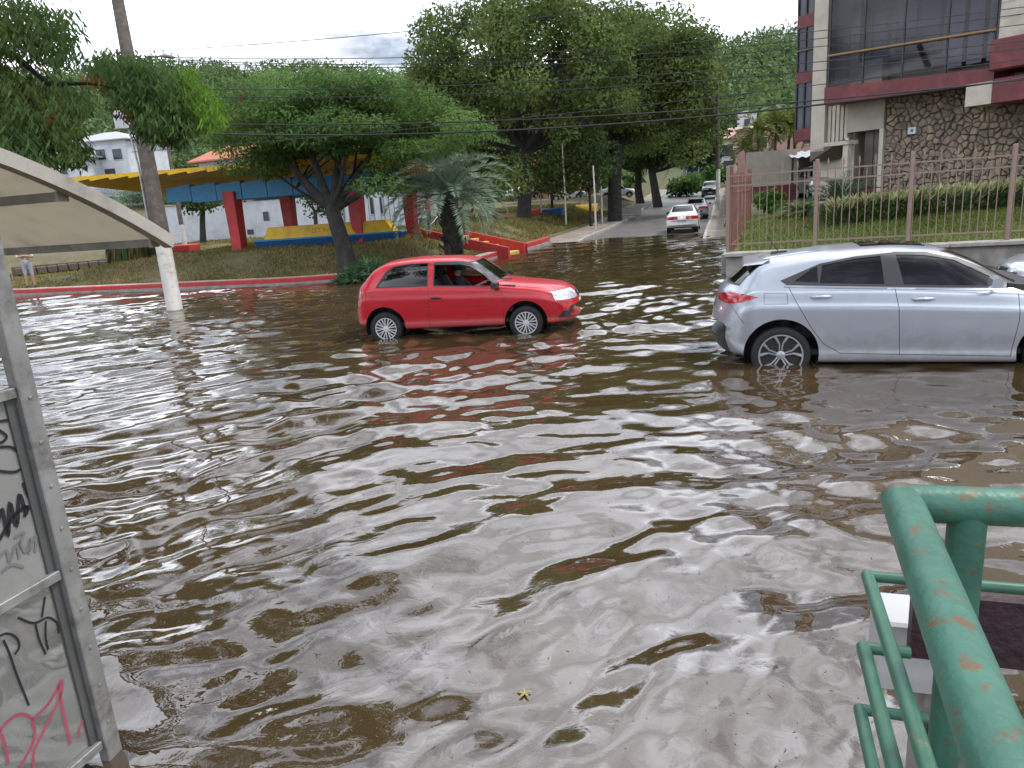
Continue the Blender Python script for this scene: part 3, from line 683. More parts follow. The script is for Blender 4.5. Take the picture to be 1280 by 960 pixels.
TAGS = {'trim': ('body', 'dark', 0, False), 'seam': ('body', 'dark', 0, False), 'side_glass': ('side_window', 'cgl_dark', -.006, False), 'quarter_glass': ('quarter_window', 'cgl_dark', -.006, True), 'door_glass': ('door_window', 'cgl_dark', -.006, True),
        'windshield': ('windshield', 'cgl', -.004, False), 'rear_glass': ('rear_window', 'cgl_dark', -.004, False), 'taillamp': ('tail_lamp', 'taillamp', .006, True), 'headlamp': ('head_lamp', 'headlamp', .004, True), 'plate': ('number_plate', 'plate', .008, False), 'grille': ('grille', 'dark', .002, False), 'lowtrim': ('bumper_trim', 'dark', .004, True), 'strip': ('chrome_strip', 'chrome', .004, True), 'sunroof': ('sunroof', 'cgl_dark', .004, False), 'fog': ('fog_lamp', 'taillamp', .006, True), 'emblem': ('emblem', 'chrome', .008, False)}
def octo(cx, cz, rx, rz_): return [(cx+rx*math.cos(a), cz+rz_*math.sin(a)) for a in np.linspace(0, 2*PI, 9)[:-1]]
# stations: x, bottom, top, belt, half width, half width at belt, half width of roof edge, crown
RED = dict(st=[(-.66, .42, .60, .57, .66, .62, .50, .03), (-.63, .36, .74, .70, .74, .70, .58, .03), (-.56, .34, .98, .88, .79, .74, .60, .03), (-.40, .33, 1.14, .965, .815, .765, .60, .04), (-.16, .29, 1.34, .985, .825, .775, .585, .055), (.05, .26, 1.41, .985, .83, .778, .575, .06), (.6, .25, 1.445, .975, .83, .78, .575, .065), (1.2, .25, 1.425, .955, .83, .78, .575, .065), (1.55, .25, 1.37, .94, .83, .778, .57, .06), (1.85, .25, 1.16, .93, .83, .77, .60, .055), (2.12, .25, .985, .915, .828, .76, .66, .045), (2.4, .25, .945, .89, .825, .755, .62, .045), (2.85, .25, .89, .835, .815, .73, .57, .045), (3.1, .25, .84, .78, .79, .70, .53, .045), (3.24, .26, .765, .71, .75, .68, .52, .04), (3.32, .28, .67, .63, .70, .63, .50, .03), (3.36, .34, .55, .52, .62, .56, .44, .02)],
    plan=(.24, .36, .55, .85), wb=2.48, R=.29, rim=.195, archR=.365, W=1.66, wheel='cap', paint='redpaint', mirror=(2.0, .955), mirrorm='dark', handlem='dark', handles=[(.96, .79)], beltz=.95, cabin=(2.2, -.1), nx=120)
RED['tags'] = dict(TAGS); RED['tags']['door_open'] = ('_skip', 'dark', 0, False); RED['tags']['windshield'] = ('windshield', 'cgl', -.004, False)
RED['cuts'] = [('trim', [(-.13, 1.0), (.82, .985), (.82, 1.375), (.5, 1.375), (.17, 1.345), (.05, 1.26)], 'y'), ('quarter_glass', [(-.08, 1.02), (.80, 1.005), (.80, 1.36), (.5, 1.36), (.20, 1.33), (.09, 1.25)], 'y', ('trim',)),
    ('trim', [(.91, .98), (2.05, .925), (1.84, 1.15), (1.55, 1.335), (1.40, 1.365), (.91, 1.378)], 'y'), ('door_open', [(.935, 1.00), (1.98, .945), (1.80, 1.13), (1.52, 1.295), (1.38, 1.325), (.935, 1.345)], 'y', ('trim',)),
    ('trim', [(-.62, 1.01), (.62, 1.01), (.52, 1.35), (-.52, 1.35)], (1.5, 2.4)), ('windshield', [(-.60, 1.02), (.60, 1.02), (.50, 1.34), (-.50, 1.34)], (1.5, 2.4), ('trim',)),
    ('trim', [(-.56, 1.02), (.56, 1.02), (.48, 1.36), (-.48, 1.36)], (-.7, .2)), ('rear_glass', [(-.53, 1.04), (.53, 1.04), (.45, 1.33), (-.45, 1.33)], (-.7, .2), ('trim',)),
    ('headlamp', [(2.93, .785), (2.99, .645), (3.3, .63), (3.42, .66), (3.42, .74), (3.2, .79)], 'y'),
    ('taillamp', [(-.60, .98), (-.60, .70), (-.40, .70), (-.36, .82), (-.40, .98)], 'y'),
    ('grille', [(-.40, .64), (.40, .64), (.44, .72), (-.44, .72)], (3.0, 3.5)), ('grille', [(-.42, .36), (.42, .36), (.45, .47), (-.45, .47)], (2.9, 3.5)), ('plate', [(-.2, .50), (.2, .50), (.2, .60), (-.2, .60)], (3.1, 3.5)), ('plate', [(-.2, .52), (.2, .52), (.2, .63), (-.2, .63)], (-.8, -.4)), ('emblem', octo(0, .685, .06, .05), (3.0, 3.5), ('grille',)),
    ('lowtrim', [(3.02, .35), (3.22, .33), (3.25, .43), (3.12, .46)], 'y'),
    ('seam', seam_poly((.83, .97), (.80, .30)), 'y'), ('seam', seam_poly((2.08, .905), (2.13, .66)), 'y'), ('seam', seam_poly((2.13, .66), (2.09, .30)), 'y'), ('seam', seam_poly((.80, .302), (2.09, .302)), 'y'), ('seam', seam_poly((.40, .645), (2.07, .605), .006), 'y'), ('seam', seam_poly((-.5, .665), (-.42, .665), .008), 'y'), ('seam', seam_poly((2.93, .60), (3.3, .58)), 'y'),
    ('seam', seam_poly((-.30, .83), (-.30, .93), .005), 'y'), ('seam', seam_poly((-.30, .93), (-.17, .93), .005), 'y'), ('seam', seam_poly((-.17, .93), (-.17, .83), .005), 'y'), ('seam', seam_poly((-.17, .83), (-.30, .83), .005), 'y'),
    ('seam', seam_poly((2.14, .59), (3.1, .50), .01), 'z'), ('seam', seam_poly((2.14, -.59), (3.1, -.50), .01), 'z')]
def red_more(root):
    MB().tube([(2.16, .42, .985), (2.02, .05, 1.045)], .010, 5).build('wiper', 'dark', root); MB().tube([(2.18, -.15, .985), (2.04, -.52, 1.03)], .010, 5).build('wiper', 'dark', root)
    for s_ in (-1, 1):   # rain visor above the open door window
        q = MB(); q.tube([(.93, s_*.662, 1.34), (1.40, s_*.665, 1.32), (1.56, s_*.675, 1.28), (1.80, s_*.70, 1.13), (1.93, s_*.735, 1.0)], [.012, .018, .018, .014, .008], 6)
        q.build('rain_visor', 'dark', root, 60)
RED['more'] = [red_more]
SIL = dict(st=[(-.77, .50, .70, .68, .70, .64, .50, .02), (-.74, .40, .86, .83, .80, .74, .56, .03), (-.68, .33, 1.03, .97, .85, .79, .57, .03), (-.56, .30, 1.12, 1.04, .875, .815, .57, .04), (-.38, .27, 1.27, 1.08, .89, .82, .565, .05), (-.22, .25, 1.365, 1.09, .893, .822, .56, .055), (.1, .225, 1.415, 1.085, .895, .825, .585, .06), (.6, .22, 1.465, 1.07, .895, .825, .605, .065), (1.1, .22, 1.48, 1.055, .895, .825, .60, .065), (1.55, .22, 1.445, 1.03, .895, .822, .59, .06), (1.85, .22, 1.35, 1.01, .895, .82, .60, .06), (2.25, .22, 1.12, .985, .895, .815, .66, .055), (2.5, .22, .995, .95, .893, .81, .68, .045), (2.9, .22, .95, .89, .885, .79, .64, .045), (3.25, .22, .87, .80, .86, .75, .58, .045), (3.45, .24, .77, .71, .80, .70, .54, .04), (3.54, .27, .64, .60, .72, .62, .48, .03)],
    plan=(.34, .42, .7, .9), wb=2.70, R=.325, rim=.245, archR=.40, W=1.79, wheel='alloy', paint='silver', mirror=(2.02, 1.09), mirrorm='silver', handlem='silver', handles=[(.40, .985), (1.40, .935)], beltz=1.04, cabin=(2.5, -.1), nx=130)
SIL['tags'] = dict(TAGS)
SIL['cuts'] = [('strip', [(.02, 1.113), (2.36, 1.001), (2.36, .981), (.02, 1.093)], 'y'),
    ('trim', [(-.02, 1.16), (.05, 1.112), (1.14, 1.062), (1.14, 1.41), (.75, 1.385), (.40, 1.325)], 'y'), ('trim', [(1.14, 1.062), (2.38, 1.000), (2.05, 1.19), (1.75, 1.33), (1.45, 1.40), (1.14, 1.415)], 'y'),
    ('quarter_glass', [(.13, 1.15), (.37, 1.13), (.37, 1.295), (.30, 1.265)], 'y', ('trim',)), ('door_glass', [(.39, 1.125), (1.03, 1.095), (1.01, 1.38), (.75, 1.36), (.42, 1.305)], 'y', ('trim',)), ('door_glass', [(1.22, 1.085), (2.02, 1.04), (2.10, 1.10), (1.72, 1.305), (1.43, 1.37), (1.16, 1.385)], 'y', ('trim',)),
    ('trim', [(-.66, 1.03), (.66, 1.03), (.53, 1.40), (-.53, 1.40)], (1.6, 2.7)), ('windshield', [(-.64, 1.05), (.64, 1.05), (.51, 1.39), (-.51, 1.39)], (1.6, 2.7), ('trim',)),
    ('trim', [(-.62, 1.10), (.62, 1.10), (.52, 1.34), (-.52, 1.34)], (-.9, -.2)), ('rear_glass', [(-.59, 1.12), (.59, 1.12), (.50, 1.32), (-.50, 1.32)], (-.9, -.2), ('trim',)),
    ('taillamp', [(-.70, .985), (-.68, .925), (-.60, .905), (-.42, .94), (-.25, .995), (-.40, 1.03), (-.55, 1.03)], 'y'),
    ('lowtrim', [(-.85, .60), (-.70, .30), (-.50, .30), (-.63, .55), (-.67, .66), (-.80, .67)], 'y'), ('lowtrim', [(-.7, .28), (.7, .28), (.72, .52), (-.72, .52)], (-.95, -.60)), ('fog', [(-.76, .645), (-.76, .58), (-.67, .56), (-.685, .64)], 'y', ('lowtrim',)),
    ('headlamp', [(3.05, .80), (3.15, .66), (3.6, .64), (3.6, .74), (3.3, .80)], 'y'), ('grille', [(-.5, .36), (.5, .36), (.6, .66), (-.6, .66)], (3.2, 3.7)), ('plate', [(-.2, .80), (.2, .80), (.2, .92), (-.2, .92)], (-.95, -.6)),
    ('sunroof', [(.85, -.33), (1.50, -.33), (1.50, .33), (.85, .33)], 'z'),
    ('seam', seam_poly((.07, 1.09), (.15, .93)), 'y'), ('seam', seam_poly((.15, .93), (.30, .66)), 'y'), ('seam', seam_poly((.30, .66), (.44, .46)), 'y'), ('seam', seam_poly((.44, .46), (.62, .35)), 'y'), ('seam', seam_poly((.62, .35), (2.25, .31)), 'y'), ('seam', seam_poly((1.13, 1.05), (1.17, .85)), 'y'), ('seam', seam_poly((1.17, .85), (1.21, .33)), 'y'), ('seam', seam_poly((2.27, .99), (2.29, .70)), 'y'), ('seam', seam_poly((2.29, .70), (2.25, .31)), 'y'),
    ('seam', seam_poly((-.55, .90), (-.40, .70), .005), 'y'),
    ('seam', seam_poly((-.19, .92), (-.19, 1.04), .005), 'y'), ('seam', seam_poly((-.19, 1.04), (.05, 1.035), .005), 'y'), ('seam', seam_poly((.05, 1.035), (.06, .915), .005), 'y'), ('seam', seam_poly((.06, .915), (-.19, .92), .005), 'y')]
def sil_more(root):
    q = MB(); q.hexa([(-.42, -.50, 1.315), (-.20, -.52, 1.33), (-.20, .52, 1.33), (-.42, .50, 1.315), (-.40, -.48, 1.335), (-.12, -.50, 1.375), (-.12, .50, 1.375), (-.40, .48, 1.335)]); q.build('spoiler', 'silver', root)
    q = MB(); q.hexa([(-.10, -.045, 1.37), (.12, -.035, 1.40), (.12, .035, 1.40), (-.10, .045, 1.37), (-.08, -.02, 1.425), (.08, -.02, 1.435), (.08, .02, 1.435), (-.08, .02, 1.425)]); q.tube([(.0, 0, 1.42), (-.14, 0, 1.62)], .005, 5); q.build('antenna', 'dark', root)
SIL['more'] = [sil_more]
SED = dict(st=[(-.88, .48, .70, .67, .62, .58, .46, .02), (-.84, .36, .90, .85, .74, .68, .54, .03), (-.76, .33, .99, .92, .79, .72, .57, .03), (-.45, .30, 1.02, .95, .82, .75, .58, .04), (-.25, .27, 1.06, .95, .825, .755, .58, .045), (.25, .24, 1.33, .95, .83, .76, .56, .06), (.6, .23, 1.42, .95, .83, .765, .555, .06), (1.2, .23, 1.44, .95, .83, .765, .56, .06), (1.55, .23, 1.38, .94, .83, .765, .56, .06), (2.1, .23, 1.0, .92, .828, .76, .63, .045), (2.6, .23, .93, .86, .82, .73, .58, .045), (3.05, .24, .84, .77, .78, .68, .52, .045), (3.26, .27, .70, .65, .70, .62, .48, .03), (3.32, .34, .55, .52, .6, .54, .44, .02)],
    plan=(.22, .36, .5, .85), wb=2.46, R=.29, rim=.19, archR=.365, W=1.65, wheel='cap', paint='whitecar', mirror=(1.98, .99), mirrorm='dark', handlem='dark', handles=[(.3, .85), (1.2, .85)], beltz=.95, cabin=(2.15, -.1), nx=90)
SED['tags'] = dict(TAGS)
SED['cuts'] = [('trim', [(.10, .98), (2.0, .95), (1.82, 1.13), (1.55, 1.33), (1.2, 1.38), (.6, 1.36), (.35, 1.28)], 'y'), ('door_glass', [(.2, 1.0), (1.0, .985), (1.0, 1.35), (.6, 1.335), (.40, 1.26)], 'y', ('trim',)), ('door_glass', [(1.08, .985), (1.92, .965), (1.78, 1.12), (1.52, 1.30), (1.08, 1.35)], 'y', ('trim',)),
    ('trim', [(-.6, 1.0), (.6, 1.0), (.5, 1.37), (-.5, 1.37)], (1.5, 2.4)), ('windshield', [(-.58, 1.02), (.58, 1.02), (.48, 1.35), (-.48, 1.35)], (1.5, 2.4), ('trim',)),
    ('trim', [(-.56, 1.08), (.56, 1.08), (.48, 1.37), (-.48, 1.37)], (-.4, .6)), ('rear_glass', [(-.54, 1.10), (.54, 1.10), (.46, 1.35), (-.46, 1.35)], (-.4, .6), ('trim',)),
    ('taillamp', [(-.90, .88), (-.90, .72), (-.55, .72), (-.5, .86)], 'y'), ('taillamp', [(.42, .74), (.80, .72), (.80, .87), (.42, .86)], (-1, -.55)), ('taillamp', [(-.42, .74), (-.80, .72), (-.80, .87), (-.42, .86)], (-1, -.55)), ('plate', [(-.22, .56), (.22, .56), (.22, .67), (-.22, .67)], (-1, -.6)), ('emblem', octo(0, .82, .05, .05), (-1, -.6)),
    ('headlamp', [(2.9, .77), (3.0, .64), (3.4, .62), (3.4, .73), (3.2, .78)], 'y'), ('grille', [(-.42, .38), (.42, .38), (.46, .68), (-.46, .68)], (3.0, 3.5)), ('lowtrim', [(-.7, .40), (.7, .40), (.7, .43), (-.7, .43)], (-1, -.5)), ('seam', seam_poly((1.04, .95), (1.04, .3), .01), 'y'), ('seam', seam_poly((2.02, .92), (2.02, .3), .01), 'y')]
SUV = dict(SED); SUV['st'] = [(r[0], r[1]+.06, r[2]*1.14+.06, r[3]+.12, r[4]*1.06, r[5]*1.08, r[6]*1.12, r[7]) for r in [(-.80, .36, .80, .70, .74, .68, .52, .03), (-.76, .33, 1.05, .92, .79, .74, .58, .03), (-.60, .30, 1.30, .95, .82, .755, .58, .05), (-.3, .27, 1.40, .95, .825, .76, .58, .06), (.6, .23, 1.44, .95, .83, .765, .575, .06), (1.2, .23, 1.44, .95, .83, .765, .57, .06), (1.55, .23, 1.38, .94, .83, .765, .57, .06), (2.1, .23, 1.0, .92, .828, .76, .63, .045), (2.6, .23, .93, .86, .82, .73, .6, .045), (3.05, .24, .87, .80, .80, .70, .56, .045), (3.22, .27, .72, .66, .72, .64, .50, .03)]]
SUV['W'] = 1.76; SUV['R'] = .33; SUV['rim'] = .21; SUV['archR'] = .40; SUV['mirror'] = (2.0, 1.15); SUV['beltz'] = 1.07; SUV['paint'] = 'darkcar'; SUV['handles'] = []
SUV['cuts'] = [('door_glass', [(-.1, 1.13), (1.0, 1.12), (1.0, 1.52), (.2, 1.50)], 'y'), ('door_glass', [(1.08, 1.12), (1.95, 1.09), (1.78, 1.28), (1.52, 1.47), (1.08, 1.52)], 'y'), ('windshield', [(-.66, 1.16), (.66, 1.16), (.56, 1.52), (-.56, 1.52)], (1.4, 2.4)), ('rear_glass', [(-.6, 1.18), (.6, 1.18), (.54, 1.5), (-.54, 1.5)], (-.9, 0)), ('headlamp', [(2.85, .95), (2.95, .80), (3.3, .78), (3.3, .9), (3.1, .96)], 'y'), ('grille', [(-.5, .45), (.5, .45), (.54, .80), (-.54, .80)], (2.9, 3.4)), ('plate', [(-.22, .50), (.22, .50), (.22, .60), (-.22, .60)], (2.9, 3.4), ('grille',)), ('taillamp', [(-.82, 1.1), (-.82, .85), (-.55, .88), (-.5, 1.05)], 'y')]
def place(sp, name, label, cat, rearwheel_xy, hd, side, sink, scale=1.0, group=None, detail=2, near=True):
    """rearwheel_xy: where the near rear wheel's outer face meets the water"""
    d = np.array([math.cos(hd), math.sin(hd)]); n_ = np.array([-d[1], d[0]])
    c = np.asarray(rearwheel_xy[:2])+n_*side*sp['W']/2*scale
    return build_car(sp, name, label, cat, c, hd, group, scale, detail, sink)
red_car = place(RED, 'red_hatchback', 'bright red three-door hatchback driving through the flood water with its driver window open', 'car', (-2.14, 12.46), math.radians(-9.7), 1, .10)
silver_car = place(SIL, 'silver_hatchback', 'large silver five-door hatchback with tinted windows standing in the water at right', 'car', (3.33, 8.63), math.radians(-17.5), 1, .225, 1.09)
HV = math.atan2(V[1], V[0])       # heading up the side street
def car_uv(sp, name, label, cat, u, v, hd, z, scale=1.0, group=None, paint=None, detail=1):
    s2 = dict(sp)
    if paint: s2['paint'] = paint
    o = build_car(s2, name, label, cat, uv(u, v)[:2], hd, group, scale, detail, 0); o.location.z = z; return o
c1 = car_uv(SED, 'white_sedan', 'white sedan seen from behind, parked where the flood water ends', 'car', -2.15, 39.4, HV, .0)
c2 = car_uv(SED, 'silver_sedan', 'pale grey sedan parked just ahead of the white sedan', 'car', -1.95, 52.2, HV, .14, paint='greycar')
c3 = car_uv(SUV, 'dark_suv', 'dark car facing the camera, parked beside the utility pole up the side street', 'car', -1.5, 80, HV+PI, 1.15)
c4 = car_uv(SED, 'grey_sedan', 'small pale grey car parked beyond the playground between two tree trunks', 'car', -21.5, 76, HV-.5, 2.35, paint='greycar')
c5 = car_uv(SED, 'white_sedan', 'white car parked under the dark trees left of the side street top', 'car', -12.6, 82, YAW+.1, 1.75)
c6 = car_uv(SED, 'white_sedan', 'white car half hidden behind dark tree trunks near the top of the street', 'car', -17.8, 80, YAW+.1, 1.9)
c7 = car_uv(SUV, 'grey_car', 'pale blue-grey car parked in the dark garage behind the fence', 'car', *to_uv(at(1018, 236, 39)), HV+PI+.1, 1.25, paint='greycar')
c8 = build_car(dict(SED, paint='silver'), 'silver_sedan', 'silver car just showing its nose at the right edge beyond the silver hatchback', 'car', (11.75, 11.45), math.radians(163), None, 1.0, 1, .15)
# ---------------------------------------------------------------- the park
def gzuv(u, v): return float(ground_z(u, v))
def box_uv(mb, u, v, z, du, dv, dz, mi=0, bev=0.0): p = uv(u, v, z); return mb.box(p, (du, dv, dz), YAW, mi, bev)
# pergola
pg = thing('pergola', 'long pergola with yellow roof slats, blue beams and red pillars in the park', 'pergola', uv(-18.7, 25.8, 1.0), YAW)
def loc(u, v, z): return np.array([u+18.7, v-25.8, z-1.0])
PIL = [(-18.85, 25.4), (-14.05, 26.6), (-19.2, 29.8), (-13.7, 31.0), (-23.6, 29.0)]
for i, (pu, pv) in enumerate(PIL[:4]):
    q = MB(); c = loc(pu, pv, 0); zt_, zb_ = 3.32-1.0, (gzuv(pu, pv)-.3)-1.0
    w0, w1 = .26, .20
    q.hexa([(c[0]+sx*w1, c[1]+sy*w1, zb_) for sx, sy in ((-1, -1), (1, -1), (1, 1), (-1, 1))]+[(c[0]+sx*w0, c[1]+sy*w0, zt_) for sx, sy in ((-1, -1), (1, -1), (1, 1), (-1, 1))])
    q.build('pillar', 'red', pg)
for pv, u0, u1 in ((25.45, -21.4, -12.2), (29.9, -21.8, -11.4)):
    q = MB(); k = 9
    for j in range(k):          # beam of slightly stepped blocks
        a = u0+(u1-u0)*j/k; b = u0+(u1-u0)*(j+1)/k-.03; s_ = .0 if 0 < j < k-1 else .06
        y = pv+(a+18.7)*.20
        p = [loc(a, y-.16, 3.02+s_), loc(b, y-.16+.2*(b-a), 3.02+s_), loc(b, y+.16+.2*(b-a), 3.02+s_), loc(a, y+.16, 3.02+s_), loc(a, y-.16, 3.62), loc(b, y-.16+.2*(b-a), 3.72), loc(b, y+.16+.2*(b-a), 3.72), loc(a, y+.16, 3.62)]
        MB().hexa(p).build('beam_block', 'blue', pg)
for j in range(17):
    a = -24.6+j*.76; y0 = 23.7+(a+18.7)*.20; y1 = y0+7.4
    if j == 0: y0 += .6
    q = MB()
    q.hexa([loc(a, y0, 4.02), loc(a+.68, y0+.14, 4.10), loc(a+.68, y1+.14, 3.52), loc(a, y1, 3.44), loc(a, y0, 4.22), loc(a+.68, y0+.14, 4.22), loc(a+.68, y1+.14, 3.62), loc(a, y1, 3.62)])
    q.build('slat', 'yellow', pg)
# bench under the pergola
bp0 = uv(-15.4, 26.55, gzuv(-15.4, 27.6)); bt = thing('park_planter_bench', 'long yellow and blue trapezoid bench under the pergola', 'bench', bp0, YAW+.2)
MB().hexa([(-2.75, -.35, -.15), (2.85, -.35, -.15), (2.85, .35, -.15), (-2.75, .35, -.15), (-3.0, -.5, .30), (3.1, -.5, .30), (3.1, .5, .30), (-3.0, .5, .30)]).build('base', 'navy', bt)
MB().hexa([(-3.0, -.5, .303), (3.1, -.5, .303), (3.1, .5, .303), (-3.0, .5, .303), (-3.0, -.5, .36), (3.1, -.5, .36), (3.1, .5, .36), (-3.0, .5, .36)]).build('edge_band', 'blue', bt)
MB().hexa([(-2.55, -.42, .363), (2.75, -.42, .363), (2.75, .42, .363), (-2.55, .42, .363), (-2.4, -.36, .82), (2.45, -.36, .82), (2.45, .36, .82), (-2.4, .36, .82)]).build('seat', 'yellow', bt)
q = MB()
for k_, st in enumerate([[(0, 0), (.12, .02), (.14, .16), (.02, .18), (0, 0)], [(.28, 0), (.3, .18)], [(.20, .17), (.40, .19)], [(.48, .18), (.5, 0)], [(.52, .17), (.6, .02), (.7, .18)], [(.80, 0), (.95, .02), (.95, .18), (.80, .17), (.80, 0)]]):
    ribbon(q, [(-.55+x_, -.42-.002+.06*(.14+z_)/.46, .50+z_) for x_, z_ in st], .022, (0, -1, .13), .004)
q.build('graffiti', 'inkgrey', bt)
# stairs
stp = thing('stairs', 'worn yellow steps between red side walls leading down into the water', 'stairs', uv(-10.4, 30.1, 0), YAW)
nst = 7
for i in range(nst):
    u1 = -8.75-i*.46; z1 = .10+i*.155
    MB().box((u1-.23+10.4, 0, z1/2-.2), (.455, 2.15, z1+.4), 0, 0, .015).build('step', 'stepyellow', stp)
for s_, nm in ((-1.24, 0), (1.24, 1)):
    ua, ub = -12.3+10.4, -8.55+10.4
    q = MB(); q.hexa([(ua, s_-.13, -.4), (ub, s_-.13, -.4), (ub, s_+.13, -.4), (ua, s_+.13, -.4), (ua, s_-.13, 1.32), (ub, s_-.13, .38), (ub, s_+.13, .38), (ua, s_+.13, 1.32)]); q.build('side_wall', 'red', stp)
MB().box((-9.0+10.4+.42, 1.37+2.2, .02), (.26, 4.4, .66), 0, 0, .02).build('kerb_wall', 'red', stp)
MB().box((-9.0+10.4+.57, 1.37+2.2, -.10), (.04, 4.6, .5), 0, 0, .01).build('kerb_face', 'concrete', stp)
# half buried painted tyres of the playground
def half_tyre(u, v, w, r, m, label):
    z = gzuv(u, v); t_ = thing('painted_barrel', label, 'play barrel', uv(u, v, z), YAW+.1, 'painted play barrels by the trees')
    pr = [(r*math.cos(a), r*.62*math.sin(a)) for a in np.linspace(0, PI, 11)]
    q = MB(); q.prism([(-w/2, y, z_) for y, z_ in pr], [(w/2, y, z_) for y, z_ in pr]); q.build('shell', m, t_, 40)
    q = MB(); q.prism([(-w/2-.03, y*1.06, z_*1.06-.02) for y, z_ in pr], [(-w/2+.10, y*1.06, z_*1.06-.02) for y, z_ in pr]); q.build('rim_band', m, t_, 40)
    q = MB(); q.prism([(w/2-.10, y*1.06, z_*1.06-.02) for y, z_ in pr], [(w/2+.03, y*1.06, z_*1.06-.02) for y, z_ in pr]); q.build('rim_band', m, t_, 40)
pt = at(690, 266, 51); u_, v_ = to_uv(pt); half_tyre(u_, v_, 1.45, .75, 'navy', 'blue half-round play barrel beside the thick tree trunk')
pt = at(734, 262, 59); u_, v_ = to_uv(pt); half_tyre(u_, v_, 1.7, .95, 'yellow', 'yellow half-round play barrel right of the blue one')
pt = at(668, 266, 50); u_, v_ = to_uv(pt); half_tyre(u_, v_, .7, .7, 'red', 'red half-round play barrel partly behind the thick tree trunk')
pt = at(640, 268, 48); u_, v_ = to_uv(pt); half_tyre(u_, v_, 1.5, .6, 'brick', 'low brown play barrel between the palm and the thick tree trunk')
# stakes of young trees
for i, (px, py, dep, h) in enumerate(((676, 262, 50, 4.0), (707, 270, 47, 5.2), (744, 272, 44, 4.0), (752, 262, 50, 3.8))):
    p = at(px, py, dep); u_, v_ = to_uv(p); z = gzuv(u_, v_)
    o = MB().tube([(0, 0, -.3), (.02, 0, h*.5), (0, .03, h)], [.06, .055, .045], 7).build('stake', 'whitewash', None, 60, Vector((p[0], p[1], z)))
    tag(o, ['thin pale stake behind the blue play barrel', 'tall pale stake between the blue and yellow play barrels', 'pale stake at the bank edge right of the yellow barrel', 'pale stake behind the bank edge, second from the dark trunk'][i], 'stake', 'tree stakes')
# low dark wall and park bench at far left, stone bench by the bank
p0, p1 = at(16, 345, 33), at(192, 322, 36)
u0, v0 = to_uv(p0); u1, v1 = to_uv(p1)
lw = thing('low_wall', 'low dark stone wall behind the grass at the far left', 'wall', ((p0+p1)/2*[1, 1, 0]+[0, 0, .2]), math.atan2(p1[1]-p0[1], p1[0]-p0[0]))
ln_ = float(np.hypot(*(p1-p0)[:2]))
MB().box((0, .1, .2), (ln_, .2, .85)).build('core', 'mortar', lw)
for j in range(14):
    for r_ in range(2):
        MB().box((-ln_/2+(j+.5+.25*(r_ % 2))*ln_/14, 0, .05+r_*.36+random.uniform(-.02, .02)), (ln_/14-.05, .35+random.uniform(0, .08), .33), 0, 0, .04).build('block', 'mortar', lw)
p = at(785, 250, 54); u_, v_ = to_uv(p); sb = thing('stone_bench', 'pale concrete bench on the bank right of the dark trunk', 'bench', uv(u_, v_, gzuv(u_, v_)), YAW)
MB().box((0, 0, .42), (1.9, .5, .12), 0, 0, .02).build('seat', 'concrete', sb)
for s_ in (-.7, .7): MB().box((s_, 0, .16), (.2, .42, .42)).build('leg', 'concrete', sb)
MB().box((0, .32, .75), (1.9, .1, .5), 0, 0, .02).build('backrest', 'concrete', sb)
# white wall, gate and houses behind the park
def wall_px(name, label, pa, pb, h, th, m, cat='wall', cap=None):
    a = np.array(pa); b_ = np.array(pb); c = (a+b_)/2; L_ = float(np.hypot(*(b_-a)[:2])); z0 = min(a[2], b_[2])
    t_ = thing(name, label, cat, (c[0], c[1], z0), math.atan2(b_[1]-a[1], b_[0]-a[0]))
    MB().box((0, 0, h/2-.3), (L_, th, h+.6)).build('panel', m, t_)
    if cap: MB().box((0, 0, h+.05), (L_+.1, th+.12, .1)).build('coping', cap, t_)
    return t_, L_
a_, b_ = at(205, 303, 46), at(425, 290, 46); a_[2] = 1.15; b_[2] = 1.0
ww, L_ = wall_px('garden_wall', 'long white garden wall behind the pergola', a_, b_, 2.35, .2, 'white', cap='greyrender')
for x_, z_, w_, h_ in ((L_*.10, 1.35, .35, .55), (-L_*.0, .45, .4, .3), (L_*.12, .55, .25, .18)):
    MB().box((x_, -.12, z_), (w_, .05, h_)).build('meter_box', 'windowdark', ww)
a_, b_ = at(425, 292, 47), at(525, 285, 47); a_[2] = b_[2] = .95
gt, L2 = wall_px('park_gate', 'white gate wall with bars right of the garden wall', a_, b_, .5, .2, 'white', 'gate')
for j in range(16): MB().tube([(-L2/2+.1+j*L2/16, 0, .5), (-L2/2+.1+j*L2/16, 0, 2.1)], .03, 5).build('bar', 'galv', gt)
for j in range(3): MB().box((-L2/2+.2+j*(L2-.4)/2, 0, 1.2), (.35, .3, 2.5)).build('gate_post', 'white', gt)
